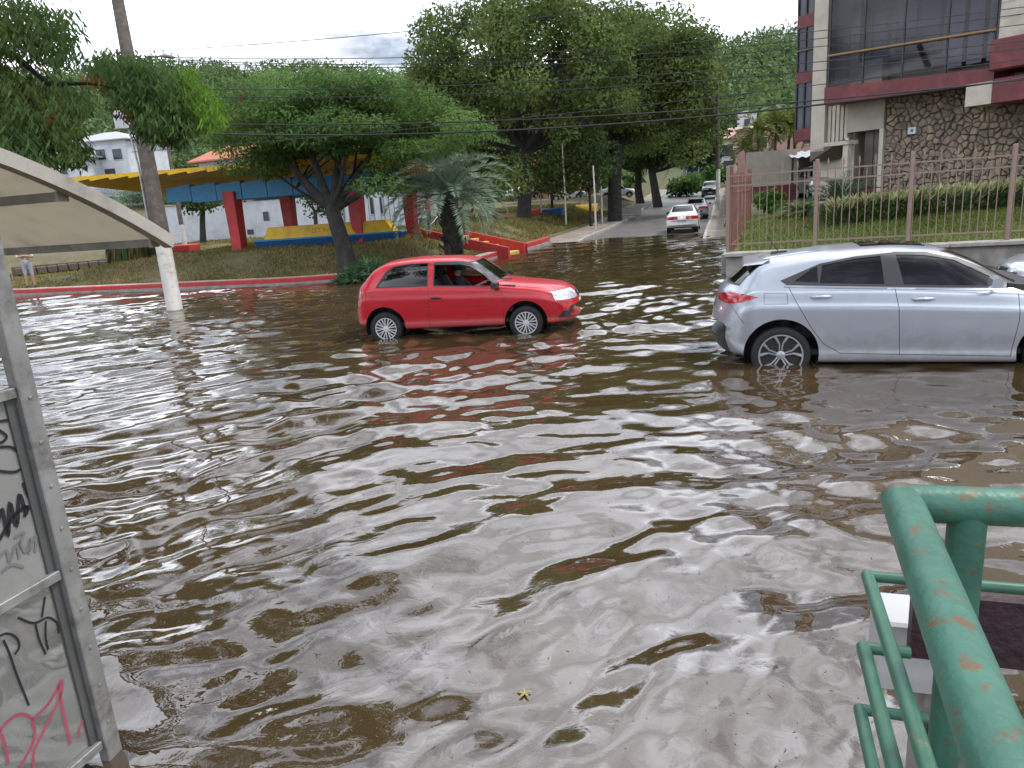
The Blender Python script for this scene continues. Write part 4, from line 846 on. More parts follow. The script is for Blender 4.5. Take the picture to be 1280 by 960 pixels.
def house(name, label, px, py, dep, w, d, h, rz, wallm, roofm, over=.5, rise=1.6, wins=(), hip=True, base=None, cat='house', stor=None):
    p = at(px, py, dep)
    if base is not None: p[2] = base
    t_ = thing(name, label, cat, p, rz)
    MB().box((0, 0, h/2-2), (w, d, h+4)).build('wall', wallm, t_)
    W_, D_ = w/2+over, d/2+over; q = MB(); rx = max(W_-D_, W_*.15) if hip else W_
    q.add([(-W_, -D_, h), (W_, -D_, h), (W_, D_, h), (-W_, D_, h), (-W_, -D_, h+.12), (W_, -D_, h+.12), (W_, D_, h+.12), (-W_, D_, h+.12), (-rx, 0, h+rise), (rx, 0, h+rise)], [(3, 2, 1, 0), (0, 1, 5, 4), (1, 2, 6, 5), (2, 3, 7, 6), (3, 0, 4, 7), (4, 5, 9, 8), (6, 7, 8, 9), (5, 6, 9), (7, 4, 8)])
    q.build('roof', roofm, t_)
    for x_, z_, ww_, hh_ in wins:
        wn = MB().box((x_, -d/2-.03, z_), (ww_+.16, .08, hh_+.16)).build('window', 'white', t_)
        MB().box((x_, -d/2-.085, z_), (ww_, .03, hh_)).build('pane', 'windowdark', wn)
    return t_
h1 = house('white_house', 'two-storey white house with pale hipped roof on the slope at far left', 150, 228, 92, 9.5, 8, 4.6, YAW+.12, 'white', 'greyroof', .6, 1.5, [(-3.2, 3.1, 1.2, 1.5), (-.8, 3.1, .8, 1.9), (1.2, 3.1, 1.2, 1.2), (3.4, 3.0, 1.2, 1.2), (-2.8, .9, .9, .8), (2.0, .8, 1.4, 1.2)])
h1b = house('white_house_wing', 'low white house with shallow roof and glazed porch left of the two-storey house', 92, 229, 88, 7.2, 6, 2.7, YAW+.12, 'white', 'greyroof', .7, 1.0, [(-1.6, 1.4, 2.4, 1.5), (1.6, 1.2, .9, .7)])
h1c = house('grey_house', 'small grey roofed house at the far left edge of the slope', 55, 222, 95, 7, 6, 2.6, YAW+.2, 'cream', 'concrete', .5, 1.3, [(-1, 1.3, 1.2, 1.0), (1.5, 1.3, 1, 1)])
h2 = house('tiled_house', 'white house with orange clay tile roof above the pergola', 322, 262, 62, 5.6, 6, 4.0, YAW-.1, 'white', 'tile', .6, 2.0, [(1.0, 1.8, .9, 1.4), (-1.6, 2.3, 1.1, 1.2)])
h3 = house('white_house', 'plain white house seen between the pergola pillars', 470, 290, 58, 9, 6, 2.6, YAW, 'white', 'greyroof', .4, .7, [(-1.5, 1.3, 1.0, 1.3), (1.8, 1.3, 1.0, 1.2)], base=1.3)
# pole with lamp and the whitewashed foot, standing in the water
pb = gz(219, 388, 0); ptop = at(147, 0, 20.4); dirp = (ptop-pb); 
ex = pb+dirp*1.13
pole = thing('utility_pole', 'leaning dark wooden utility pole with whitewashed foot standing in the water at left', 'utility pole', pb)
def plerp(t): return (dirp*t)
MB().tube([plerp(-.08), plerp(.01), plerp(.235)], [.205, .202, .20], 12).build('whitewashed_foot', 'whitewash', pole, 60)
MB().tube([plerp(.235), plerp(.5), plerp(1.13)], [.222, .20, .155], 12).build('shaft', 'wood', pole, 60)
pz = plerp(.60); MB().box(pz+[-.42, -.10, 0], (.40, .22, .50), .1, 0, .03).build('meter_box', 'plate', pole, 40)
MB().tube([plerp(.25)+[-.23, -.1, 0], plerp(.45)+[-.22, -.1, 0], pz+[-.30, -.1, -.2]], .03, 6).build('conduit', 'galv', pole)
a0 = plerp(.72); MB().tube([a0, a0+[.35, -.1, .35], a0+[.6, -.1, .60], a0+[.95, -.1, .62]], .026, 6).build('lamp_arm', 'galv', pole, 60)
MB().tube([a0+[.92, -.1, .62], a0+[1.02, -.1, .62], a0+[1.25, -.1, .57], a0+[1.32, -.1, .55]], [.03, .055, .055, .02], 8).build('street_lamp_head', 'galv', pole, 60)
MB().tube([plerp(.63)+[-1.3, 0, 1.0], plerp(.63)], .04, 6).build('brace', 'galv', pole)
for i, dx in enumerate((-1.25, -.85, -.35)):
    b0 = plerp(.78)+[dx*.75, 0, .05*i]; MB().lathe([(.03, 0), (.07, .03), (.04, .09), (.08, .13), (.04, .19), (.08, .23), (.03, .33), (.001, .36)], 10).build('insulator', 'insul', pole, 50, Vector([float(c) for c in b0]))
MB().box(plerp(.78)+[-.6, 0, -.05], (1.5, .1, .1)).build('cross_arm', 'wood', pole)
# second, thinner pole behind with white foot
p = at(231, 306, 36); t2 = thing('thin_pole', 'thin grey pole with white foot and red base left of the pergola', 'utility pole', (p[0], p[1], 1.0))
dv = at(212, 195, 36)-p
MB().tube([dv*0-[0, 0, .3], dv*.27], [.13, .12], 8).build('white_foot', 'whitewash', t2, 60); MB().tube([dv*.27, dv*1.3], [.12, .08], 8).build('shaft', 'wood', t2, 60)
MB().box((0, 0, .05), (1.1, .9, .35), YAW, 0, .04).build('base', 'red', t2)
# pole on the right-hand pavement up the side street
pr_ = uv(-.55, 58.6, .35+.13); rp = thing('utility_pole', 'grey concrete utility pole with white foot beside the side street', 'utility pole', pr_)
MB().tube([(0, 0, -.3), (-.02, 0, 3.0)], [.17, .16], 10).build('white_foot', 'whitewash', rp, 60); MB().tube([(-.02, 0, 3.0), (-.1, 0, 9.6)], [.158, .12], 10).build('shaft', 'wood', rp, 60)
MB().tube([(-.1, 0, 7.6), (-1.2, -.3, 8.6), (-2.4, -.5, 9.6), (-3.6, -.6, 9.75)], .05, 6).build('lamp_arm', 'galv', rp, 60)
MB().tube([(-3.5, -.6, 9.76), (-3.7, -.6, 9.76), (-4.2, -.65, 9.68), (-4.35, -.66, 9.66)], [.05, .11, .1, .04], 8).build('street_lamp_head', 'galv', rp, 60)
# cables strung along the cross street
CB = [((165, 163), (1330, 90), .022, 1.0), ((160, 152), (1330, 93.5), .016, .75), ((152, 118), (1330, 54), .010, .8), ((150, 110), (1330, 45), .010, .7), ((140, 72), (1330, 24), .009, 1.0), ((134, 70), (1330, 10), .009, 1.05), ((128, 68), (1330, 2), .009, .9), ((165, 190), (1330, 67), .009, .3), ((146, 66), (1330, -75), .009, .6)]
for i, (a_, b_, r_, sag) in enumerate(CB):
    A_ = at(a_[0], a_[1], 19.7); B_ = at(b_[0], b_[1], 15.5); pts = []
    for t_ in np.linspace(0, 1, 40):
        q_ = A_*(1-t_)+B_*t_; q_[2] -= sag*4*t_*(1-t_)*.55; pts.append(q_)
    o = MB().tube([q_-A_ for q_ in pts], r_, 5).build('overhead_cable', 'wire', None, 60, Vector([float(c) for c in A_]))
    tag(o, ['thick black cable, lowest of those crossing the picture', 'black cable twisted close above the lowest thick cable', 'thin cable, third from below at the left pole', 'thin cable, fourth from below at the left pole', 'thin cable tied to the left pole by the insulators', 'thin cable, second above the insulators of the left pole', 'thin cable, third above the insulators of the left pole', 'thin cable starting beneath the box on the left pole', 'topmost thin cable rising across the sky to the right'][i], 'cable', 'overhead cables')
# ---------------------------------------------------------------- trees and plants
def gpx(px, py, dep):
    p = at(px, py, dep); u_, v_ = to_uv(p); p[2] = gzuv(u_, v_); return p
def S_(dep): return dep/FPX
b = gpx(655, 278, 46); s_ = S_(46)
tree('broad_tree', 'tallest broad tree with thick mossy trunk beside the blue barrel', b, at(657, 190, 46), at(648, 100, 47), (150*s_, 6.6, 100*s_), 130, 1.28, 220, .29, .15, .42, 'lf_big', 'bark2', seed=3, limbs=22, extra=[at(x, y, 46+random.uniform(-3, 3)) for x, y in ((545, 60), (525, 110), (540, 150), (570, 190), (610, 200), (640, 205), (690, 205), (720, 200), (740, 180), (560, 30), (600, 10), (700, 10), (740, 40), (600, 222), (636, 228), (668, 222), (700, 226), (725, 222), (580, 208))])
b = gpx(768, 257, 52); s_ = S_(54)
tree('broad_tree', 'broad tree with dark leaning trunk at the bank left of the street', b, at(772, 180, 53), at(790, 112, 55), (105*s_, 6.5, 92*s_), 105, 1.35, 200, .31, .165, .5, 'lf_big', 'bark2', seed=4, limbs=18, extra=[at(x, y, 54) for x, y in ((870, 110), (885, 140), (880, 170), (860, 190), (800, 60), (830, 60), (700, 220), (735, 215), (720, 190))])
b = gpx(822, 240, 66); s_ = S_(66)
tree('dark_tree', 'dark forked tree farther up beside the street top', b, at(815, 215, 66), at(832, 165, 68), (70*s_, 4.5, 45*s_), 50, 1.6, 200, .36, .18, .4, 'lf_dark', 'bark2', seed=5, limbs=12)
b = gpx(800, 236, 72); s_ = S_(72)
tree('dark_tree', 'dark tree with several stems behind the leaning trunk', b, at(798, 215, 72), at(775, 165, 74), (75*s_, 5, 50*s_), 45, 1.7, 170, .38, .18, .4, 'lf_dark', 'bark2', seed=6, limbs=10)
for i, (px, py, dep, cx, cy, rx, ry, lab) in enumerate(((690, 262, 52, 690, 215, 26, 26, 'small dark young tree behind the blue barrel'), (738, 262, 48, 735, 200, 30, 40, 'small dark young tree by the yellow barrel'), (612, 270, 50, 610, 215, 30, 38, 'dark slim tree just right of the palm'), (590, 262, 60, 590, 190, 35, 45, 'dark tree behind the palm crown'))):
    b = gpx(px, py, dep); s_ = S_(dep)
    tree('young_tree', lab, b, b+(at(cx, cy, dep)-b)*.55, at(cx, cy, dep), (rx*s_, rx*s_, ry*s_), 22, .75, 130, .28, .14, .10, 'lf_dark', 'bark2', seed=20+i, limbs=7, group='young trees in the park')
# feathery tree over the pergola
b = gpx(436, 336, 24.6); f_ = at(415, 262, 25); s_ = S_(25)
ft = tree('feathery_tree', 'spreading feathery tree with forked dark trunk behind the red hatchback', b, f_, at(425, 162, 26), (165*s_, 3.4, 62*s_), 165, .66, 900, .19, .055, .29, 'lf_feather', 'bark2', droop=.55, flat=.35, seed=8, limbs=5, hollow=.25, extra=[at(x, y, 25+random.uniform(-1.5, 1)) for x, y in ((255, 150), (270, 125), (290, 170), (300, 110), (340, 95), (400, 92), (450, 100), (500, 110), (540, 130), (575, 150), (590, 165), (560, 175), (490, 215), (470, 230), (505, 235), (480, 205), (320, 190), (300, 205), (340, 205), (495, 190), (545, 185))])
q = MB()
for e in ((330, 165), (365, 120), (480, 165), (430, 130)):
    pts = bezier(f_, (np.asarray(f_)+at(e[0], e[1], 25.5))/2+(0, 0, -.2), at(e[0], e[1], 25.5), 7); q.tube([np.asarray(p)-b for p in pts], list(np.linspace(.17, .04, 7)), 7)
q.build('limb', 'bark2', ft, 60)
# red blossom seen in its crown
vs, ti = clump_leaves([at(302, 122, 24)], [(.08, .08, .06)], -14, .12, .09, seed=2); link('blossom', quads_mesh('blossom', vs-b, 4, ti), 'lf_red', ft)
# small round tree by the white wall
b = gpx(254, 303, 41); tree('young_tree', 'small dark tree standing before the white garden wall', b, at(253, 262, 41), at(262, 250, 41), (38*S_(41), 1.4, 9*S_(41)), 26, .55, 150, .25, .13, .17, 'lf_dark', 'bark2', seed=31, limbs=8)
b = gpx(395, 298, 40); tree('young_tree', 'slim creeper-clad tree between the pergola pillars', b, at(394, 265, 40), at(400, 255, 40), (18*S_(40), .8, 24*S_(40)), 18, .5, 150, .22, .11, .12, 'lf_dark', 'bark2', seed=32, limbs=6)
# shrubs
def shrub(name, label, px, py, dep, rx, ry, m, ln, wd, n, seed, per=160, cat='bush', droop=.1):
    b = gpx(px, py, dep); s_ = S_(dep); g = np.random.default_rng(seed); t_ = thing(name, label, cat, b)
    x = unit(g.normal(size=(n*2, 3))); x = x[x[:, 2] > -.3][:n]; c = np.array([0, 0, ry*s_*.85])+x*(.35+.6*g.random((len(x), 1)))*np.array([rx*s_, rx*s_*.8, ry*s_])
    r = rx*s_*.32*(.7+.6*g.random(len(c))); vs, ti = clump_leaves(c, np.stack([r, r, r*.85], 1), per, ln, wd, droop, seed=seed); link('foliage', quads_mesh('foliage', vs, 4, ti), m, t_)
    q = MB()
    for i in range(6): e = c[i % len(c)]; q.tube([(0, 0, -.1), e*.5, e*.9], [.03*rx*s_, .02*rx*s_, .008], 5)
    q.build('stem', 'bark2', t_); return t_
shrub('fern_bush', 'dark green ferny bush at the tree foot just behind the red hatchback', 457, 345, 23.4, 30, 20, 'lf_spike', .34, .05, 26, 40, per=-130, droop=.35)
shrub('round_bush', 'bright green round bush behind the left end of the pergola', 257, 215, 50, 24, 20, 'lf_bush', .3, .16, 26, 41)
shrub('grey_bush', 'grey green wispy bush in front of the white house', 178, 222, 80, 34, 16, 'lf_palm', .5, .12, 24, 42)
shrub('hedge_bush', 'olive green bank of shrubs above the yellow slats', 215, 222, 60, 40, 22, 'lf_bush', .4, .2, 30, 43)
shrub('hedge_bush', 'shrubs between the white house and the shelter roof', 112, 242, 70, 34, 10, 'lf_bush', .4, .2, 24, 44)
shrub('hedge_bush', 'green shrubs left of the orange tile roof', 300, 205, 68, 30, 16, 'lf_dark', .4, .2, 24, 45)
shrub('street_bush', 'dark shrub under the trees by the parked white cars', 860, 228, 80, 26, 14, 'lf_bush', .45, .22, 22, 46)
shrub('garden_bush', 'leafy green bush behind the brown gate bars', 963, 262, 27, 20, 17, 'lf_bush', .16, .09, 30, 47)
shrub('street_bush', 'pale green shrub hanging over the blue garage', 893, 190, 90, 18, 18, 'lf_bush', .5, .25, 22, 48)
# weeping plant with dead leaves behind the leaning pole
b = gpx(172, 306, 34); t_ = thing('weeping_palm', 'hanging mass of brown dead palm leaves behind the leaning pole', 'plant', b); g = np.random.default_rng(5)
for m_, n_, nm in (('lf_brown', 900, 'dead_leaves'), ('lf_dark', 900, 'foliage')):
    a = g.random(n_)*6.28; r = .3+1.05*g.random(n_)**.5; p = np.stack([np.cos(a)*r, np.sin(a)*r*.8, 1.75-.35*r+g.normal(size=n_)*.18-.7*g.random(n_)], 1); d = np.stack([np.cos(a)*.25, np.sin(a)*.25, -np.ones(n_)], 1); nn = np.stack([np.cos(a), np.sin(a), .2+0*a], 1)
    link(nm, quads_mesh(nm, leaf_quads(p, d, nn, .5+.6*g.random(n_), .09), 4, g.random(n_)), m_, t_)
MB().tube([(0, 0, -.2), (.05, 0, 1.8)], [.2, .14], 8).build('trunk', 'bark2', t_, 60)
# palms
def frond_palm(name, label, base, trunk_h, tr, nf, fl, m, leaf_len, leaf_w, barkm, seed, arch=1.0, group=None, nl=34, lean=(0, 0), skirt=True, elev=(-.35, 1.35)):
    g = np.random.default_rng(seed); t_ = thing(name, label, 'palm', base, 0, group)
    top = np.array([lean[0], lean[1], trunk_h]); q = MB(); q.tube([(0, 0, -.3), top*.3, top*.7, top], [tr*1.15, tr, tr*1.0, tr*.8], 12); q.build('trunk', barkm, t_, 60)
    if skirt:
        q = MB()
        for i in range(60):
            z = trunk_h*(.12+.85*g.random()); a = g.random()*6.28; o = np.array([math.cos(a), math.sin(a), 0]); c = top*(z/trunk_h)
            q.tube([c+o*tr*.85, c+o*tr*1.25+(0, 0, .12), c+o*tr*1.5+(0, 0, .16+.1*g.random())], [.055, .045, .015], 5)
        struct(q.build('leaf_bases', barkm, t_, 60), 'stuff')
    for i in range(nf):
        a = i*2.399+g.normal()*.2; el = elev[0]+(elev[1]-elev[0])*((i+.5)/nf)**.9; L_ = fl*(.85+.25*g.random())
        o = np.array([math.cos(a), math.sin(a), 0]); pts = []; k = 9; c = top+(0, 0, .05); e = el
        for j in range(k): pts.append(c.copy()); c = c+(o*math.cos(e)+np.array([0, 0, math.sin(e)]))*L_/(k-1); e -= arch*(.12+.26*j/k)
        pts = np.array(pts); tt = np.linspace(.12, 1, nl); idx = tt*(k-1); lo = np.clip(idx.astype(int), 0, k-2); fr = (idx-lo)[:, None]; pc = pts[lo]*(1-fr)+pts[lo+1]*fr; tg = unit(pts[lo+1]-pts[lo])
        sd_ = np.cross(tg, [0, 0, 1.]); sd_ = unit(sd_); upv = np.cross(sd_, tg)
        V_ = []
        for s2 in (-1, 1):
            d = unit(sd_*s2*.75+tg*.75+upv*.35+g.normal(size=(nl, 3))*.06); d[:, 2] -= .05; lf_ = leaf_len*np.sin(np.clip(tt, .08, .97)*PI)**.5*(.85+.3*g.random(nl))
            V_.append(leaf_quads(pc, d, np.cross(d, tg)+1e-3, lf_, leaf_w))
        V_ = np.concatenate(V_); f_ = link('frond', quads_mesh('frond', V_, 4, np.clip(.5+g.normal(size=len(V_)//4)*.14, 0, 1)), m, t_)
        MB().tube(list(pts), list(np.linspace(.022, .006, k)), 4).build('rachis', m, f_)
    return t_
b = gpx(568, 320, 26); frond_palm('jelly_palm', 'silvery palm with drooping fronds and thick dark trunk in front of the steps', b, 2.75, .36, 50, 2.45, 'lf_palm', .50, .030, 'bark2', 3, arch=1.0, nl=50, elev=(-.15, 1.4))
for i, (px, h, fl) in enumerate(((948, 3.7, 1.7), (965, 4.2, 1.8), (981, 3.9, 1.8), (995, 4.2, 1.6), (936, 2.9, 1.5))):
    b = gpx(px, 222, 46+i*.7); b[2] = 1.6
    frond_palm('areca_palm', ['slim yellow-green palm, second from the left above the garage wall', 'slim palm in the middle above the garage wall', 'slim palm fourth from the left above the garage wall', 'slim palm nearest the building above the garage roof', 'leftmost small palm above the garage wall'][i], b, h, .09, 18, fl, 'lf_areca', .45, .075, 'bark', 50+i, arch=1.2, nl=20, skirt=False, group='slim palms behind the garage wall', lean=(random.uniform(-.3, .3), 0))
# near tree: trunk out of frame at left, branches reach in
base = np.array([-14.2, 10.4, -.2]); nt_ = thing('overhanging_tree', 'tree with drooping leaves reaching in from the left edge over the shelter', 'tree', base)
fk = at(-190, 150, 11.5); MB().tube([(0, 0, -.2), (fk-base)*.5+[.1, .2, 0], fk-base], [.3, .25, .2], 10).build('trunk', 'bark2', nt_, 60)
q = MB()
BR = [[(-190, 150), (-60, 40), (20, 70), (60, 105), (110, 104), (150, 110)], [(-190, 150), (-80, 90), (10, 85), (40, 130), (60, 190)], [(-190, 150), (-100, 20), (0, 10), (60, 20)], [(-190, 150), (-60, 160), (30, 165)], [(110, 104), (170, 105), (210, 110), (250, 125)], [(150, 108), (190, 140), (215, 165)]]
for i, br in enumerate(BR):
    pts = [at(x, y, 11.5+(.6 if i > 3 else 0)) for x, y in br]; q.tube([p-base for p in pts], list(np.linspace(.085 if i < 4 else .03, .012, len(pts))), 6)
q.build('limb', 'bark2', nt_, 60)
g = np.random.default_rng(9)
def near_leaves(blobs, m, seed, n, dep=11.5, ln=.15, wd=.036, nm='crown'):
    gg = np.random.default_rng(seed); P_ = []
    for cx, cy, rx, ry, w in blobs:
        k = int(n*w); xy = gg.normal(size=(k, 2))*.5; xy = xy[np.hypot(*xy.T) < 1.05]
        for dx, dy in xy: P_.append(at(cx+dx*rx, cy+dy*ry, dep+gg.normal()*.55))
    P_ = np.array(P_); k = len(P_)
    # tufts: several leaves hang from each twig end
    P_ = np.repeat(P_, 7, 0)+gg.normal(size=(k*7, 3))*.06; k = len(P_); a = gg.random(k)*6.28
    d = np.stack([np.cos(a)*.75, np.sin(a)*.75, -.75-.5*gg.random(k)], 1); nn = np.stack([np.cos(a+1.6)*.4+gg.normal(size=k)*.3, np.sin(a+1.6)*.4, np.full(k, .7)], 1)
    link(nm, quads_mesh(nm, leaf_quads(P_-base, d, nn, ln*(.7+.6*gg.random(k)), wd), 4, np.clip(.5+gg.normal(size=k)*.2, 0, 1)), m, nt_)
near_leaves([(20, 30, 60, 50, 1.3), (60, 40, 45, 40, .8), (-20, 70, 50, 60, 1), (70, 62, 35, 18, .35), (15, 130, 55, 40, .9), (60, 115, 50, 25, .45), (30, 165, 60, 35, 1.1), (80, 175, 35, 30, .5), (95, 190, 22, 16, .25), (50, 195, 50, 18, .4), (90, 130, 30, 22, .2), (-20, 180, 40, 40, .6)], 'lf_near', 1, 190)
near_leaves([(150, 90, 35, 22, .6), (185, 95, 35, 28, .9), (165, 120, 30, 25, .6), (200, 130, 30, 35, .9), (190, 155, 25, 22, .6), (218, 150, 28, 28, .7), (130, 80, 22, 14, .25), (225, 120, 25, 25, .5)], 'lf_near', 2, 230, 12.1)
near_leaves([(240, 125, 30, 22, .7), (258, 138, 22, 18, .6), (232, 105, 16, 14, .25), (235, 92, 6, 8, .08)], 'lf_lime', 3, 170, 12.2, nm='young_leaves')
near_leaves([(115, 98, 12, 6, .05), (158, 138, 6, 6, .03), (60, 150, 40, 30, .06), (40, 90, 30, 20, .03)], 'lf_orange', 4, 200, 11.9, nm='dry_leaves')
# unseen leaves and limbs for this tree, added above the frame to darken water reflections
g = np.random.default_rng(91); cc_ = np.array([[-6.5+g.random()*5.5, 6.5+g.random()*6.5, 7.2+g.random()*2.2] for _ in range(46)]); cc_ = cc_[(cc_[:, 2]-2.2)/np.hypot(cc_[:, 0], cc_[:, 1]) > .42]; rr_ = .35+.45*g.random(len(cc_))
vs, ti = clump_leaves(cc_-base, np.stack([rr_, rr_, rr_*.7], 1), -420, .17, .06, .5, seed=92); link('crown', quads_mesh('crown', vs, 4, ti), 'lf_near', nt_)
q = MB()
for e in cc_[::5]: q.tube([np.asarray(p)-base for p in bezier(fk, (fk+e)/2+(0, 0, 1.2), e, 6)], list(np.linspace(.09, .015, 6)), 6)
q.build('limb', 'bark2', nt_, 60)
# forest on the hills: reads as one mass
g = np.random.default_rng(21); n_ = 7000; cu = -330+g.random(n_)*560; cv = 86+205*g.random(n_)**.85
th = cu/cv; ok = (th > -1.35) & (th < .62) & ~((np.abs(cu+4) < 9) & (cv < 130)) & ~((cu < -40) & (cv < 100) & (cu > -95)); cu, cv = cu[ok], cv[ok]
hz = ground_z(cu, cv); r = 2.1+4.6*g.random(len(cu))**2.2; cen = cu[:, None]*U+cv[:, None]*V; cen[:, 2] = hz+r*.75
vs, ti = clump_leaves(cen, np.stack([r, r, r*.8], 1), -105, 1.15, .72, .1, shell=.80, seed=3, up_bias=.9)
o = struct(link('hill_forest', quads_mesh('hill_forest', vs, 4, ti), 'lf_hill'), 'stuff'); o['label'] = 'dense green forest covering the hills behind the houses'; o['category'] = 'forest'
# taller trees on the skyline of the right-hand hill
# ---------------------------------------------------------------- corner property at right
cw = thing('retaining_wall', 'low concrete retaining wall under the pinkish fence', 'wall', uv(0, 19.1, 0), YAW)
for j in range(6): MB().box((1.26+j*2.5, .16, .02), (2.49, .3, .9), 0, 0, .01).build('panel', 'concrete', cw)
for j in range(6): MB().box((1.22+j*2.5, .12, .53), (2.49, .46, .10), 0, 0, .015).build('coping', 'kerbtop', cw)
cw2 = thing('retaining_wall', 'short concrete wall with landing running back below the brown gate bars', 'wall', uv(.1, 19.5, 0), YAW)
for j in range(4): MB().box((.06+j*.22, 1.4+j*2.5, .12), (.3, 2.5, .75), -.09, 0, .01).build('panel', 'concrete', cw2)
fn = thing('spiked_fence', 'pinkish metal fence with spear-topped pickets on the low wall', 'fence', uv(0, 19.25, .58), YAW)
for z_ in (.20, 1.62, 1.86): MB().box((7, 0, z_), (14, .03, .035)).build('rail', 'fence', fn)
pm = {}
for kind, h in (('tall', 2.12), ('short', 1.86)):
    q = MB(); q.tube([(0, 0, .02), (0, 0, h-.16)], .0105, 6)
    q.tube([(0, 0, h-.17), (0, 0, h-.11), (0, 0, h)], [.009, .026 if kind == 'tall' else .016, .002], 6)
    if kind == 'tall': q.tube([(-.045, 0, h-.16), (0, 0, h-.175), (.045, 0, h-.16)], .008, 5)
    pm[kind] = q.mesh('picket', 50); pm[kind].materials.append(MT['fence'])
for j in range(72):
    x_ = .12+j*.17
    if j % 12 == 11: continue
    link('picket', pm['tall' if j % 2 else 'short'], None, fn, Vector((x_, 0, 0)))
for j in range(7): MB().box((.05+j*2.04, 0, 1.02), (.085, .085, 2.16), 0, 0, .01).build('post', 'fence', fn)
gt2 = thing('gate_bars', 'red-brown vertical gate bars seen edge-on at the fence corner', 'gate', uv(.12, 19.5, .5), YAW-.11)
for j in range(14): MB().box((random.uniform(-.015, .015), .2+j*.39, 1.02), (.035, .06, 2.05+random.uniform(-.05, .1)), 0, 0, .006).build('bar', 'rust', gt2)
for z_ in (.25, 1.55, 1.8): MB().box((.03, 2.75, z_), (.03, 5.4, .05)).build('rail', 'rust', gt2)
for y_ in (0.0, 5.5): MB().box((0, y_, 1.05), (.12, .12, 2.3), 0, 0, .01).build('post', 'rust', gt2)
# hedge and garden plants
g = np.random.default_rng(14)
hd = thing('strap_leaf_hedge', 'hedge of pale strap-leaved plants along the stone wall', 'hedge', uv(6, 23.6, gzuv(6, 23.6)), YAW)
Pd, Dd, Pl, Dl = [], [], [], []
for j in range(30):
    x_ = -3.0+j*.33; yb = (j*.33-3)*.33; zb_ = gzuv(6+x_, 23.6+yb)-gzuv(6, 23.6)
    n_ = 90; a = g.random(n_)*6.28; r_ = .28*g.random(n_); p = np.stack([x_+np.cos(a)*r_, yb+np.sin(a)*r_, zb_+.02+.5*g.random(n_)], 1); d = np.stack([np.cos(a)*.8, np.sin(a)*.8, .3+.9*g.random(n_)], 1); Pd.append(p); Dd.append(d)
    n_ = 60; a = g.random(n_)*6.28; p = np.stack([x_+np.cos(a)*.16, yb+np.sin(a)*.16, zb_+.42+.22*g.random(n_)], 1); d = np.stack([np.cos(a)*.7, np.sin(a)*.7, .5+.8*g.random(n_)], 1); Pl.append(p); Dl.append(d)
for nm, P_, D_, m_, l_ in (('lower_leaves', Pd, Dd, 'lf_dark', .26), ('top_leaves', Pl, Dl, 'lf_varieg', .30)):
    P_ = np.concatenate(P_); D_ = np.concatenate(D_); link(nm, quads_mesh(nm, leaf_quads(P_, D_, np.cross(D_, g.normal(size=D_.shape)), l_, .06), 4, g.random(len(P_))), m_, hd)
b = gpx(1050, 285, 21.5); frond_palm('cycad', 'spiky dark green cycad beside the hedge', b, .35, .16, 30, 1.25, 'lf_spike', .26, .022, 'bark2', 71, arch=.7, nl=34, elev=(-.05, 1.3))
b = gpx(1000, 280, 22.5); frond_palm('cycad', 'low green spreading cycad near the brown gate', b, .15, .12, 20, 1.0, 'lf_bush', .22, .022, 'bark2', 72, arch=.8, nl=28, elev=(-.05, .8))
b = gpx(955, 285, 21.5); t_ = thing('cut_frond', 'pale dry palm fronds lying on the lawn behind the fence corner', 'palm frond', b, YAW)
for j in range(6):
    z0 = .06; MB().tube([(-.9+.05*j, -.5+j*.2, z0), (0, -.25+j*.2, .28), (1.2, .1+j*.19, .42-.02*j)], [.012, .012, .006], 4).build('stalk', 'lf_varieg', t_)
# apartment building
TH = math.atan2(-.843, .537); BO = np.array([12.0, 27.49, 0.0])
bl = thing('apartment_building', 'apartment building with maroon slabs, smoked balcony glass and field stone base at right', 'building', BO, TH)
def bx(name, s0, s1, y0, y1, z0, z1, m, parent=None, bev=0): return MB().box(((s0+s1)/2, (y0+y1)/2, (z0+z1)/2), (s1-s0, y1-y0, z1-z0), 0, 0, bev).build(name, m, parent or bl)
bx('core', -2.0, 9.9, 2.3, 12, .5, 14, 'greyrender')
# balcony
MB().hexa([(-.05, -.02, 4.82), (5.55, -.02, 4.66), (5.55, 1.3, 4.66), (-.05, 1.3, 4.82), (-.05, -.02, 5.40), (5.55, -.02, 5.08), (5.55, 1.3, 5.08), (-.05, 1.3, 5.40)]).build('balcony_slab', 'maroon', bl)
bx('balcony_slab', -.05, 5.55, -.02, 2.4, 8.6, 9.1, 'maroon')
bx('soffit', -.05, 5.55, .99, 2.4, 4.86, 4.95, 'greyrender')
SX = [.06, 1.35, 2.72, 4.1, 5.45]
for i in range(4):
    bx('balcony_pane', SX[i]+.02, SX[i+1]-.02, .04, .055, 5.42, 8.58, 'net')
for x_ in SX: bx('mullion', x_-.025, x_+.025, .02, .08, 5.05, 8.6, 'dark')
bx('balcony_pane', .03, .045, .09, 1.9, 5.42, 8.58, 'net')
MB().tube([(.06, -.03, 6.42), (5.5, -.03, 6.12)], .045, 8).build('hand_rail', 'rail', bl, 60)
bx('bottom_rail', .06, 5.45, .0, .035, 5.405, 5.44, 'dark')
bx('back_wall', -.05, 5.55, 1.9, 2.1, 5.1, 8.6, 'greyrender')
for a, b_, z0, z1 in ((.5, 1.2, 5.45, 7.9), (1.4, 3.0, 6.3, 7.9), (3.3, 5.2, 5.45, 8.0)):
    w_ = bx('balcony_door', a, b_, 1.84, 1.89, z0, z1, 'brownpanel'); k_ = max(1, round((b_-a)/.7))
    for j in range(k_): bx('pane', a+.06+j*(b_-a)/k_, a+(j+1)*(b_-a)/k_-.06, 1.80, 1.83, z0+.08, z1-.08, 'bglass', w_)
for j in range(3): bx('curtain', 3.35+j*.6, 3.8+j*.6, 1.6, 1.66, 5.5, 7.9, 'cl_grey')
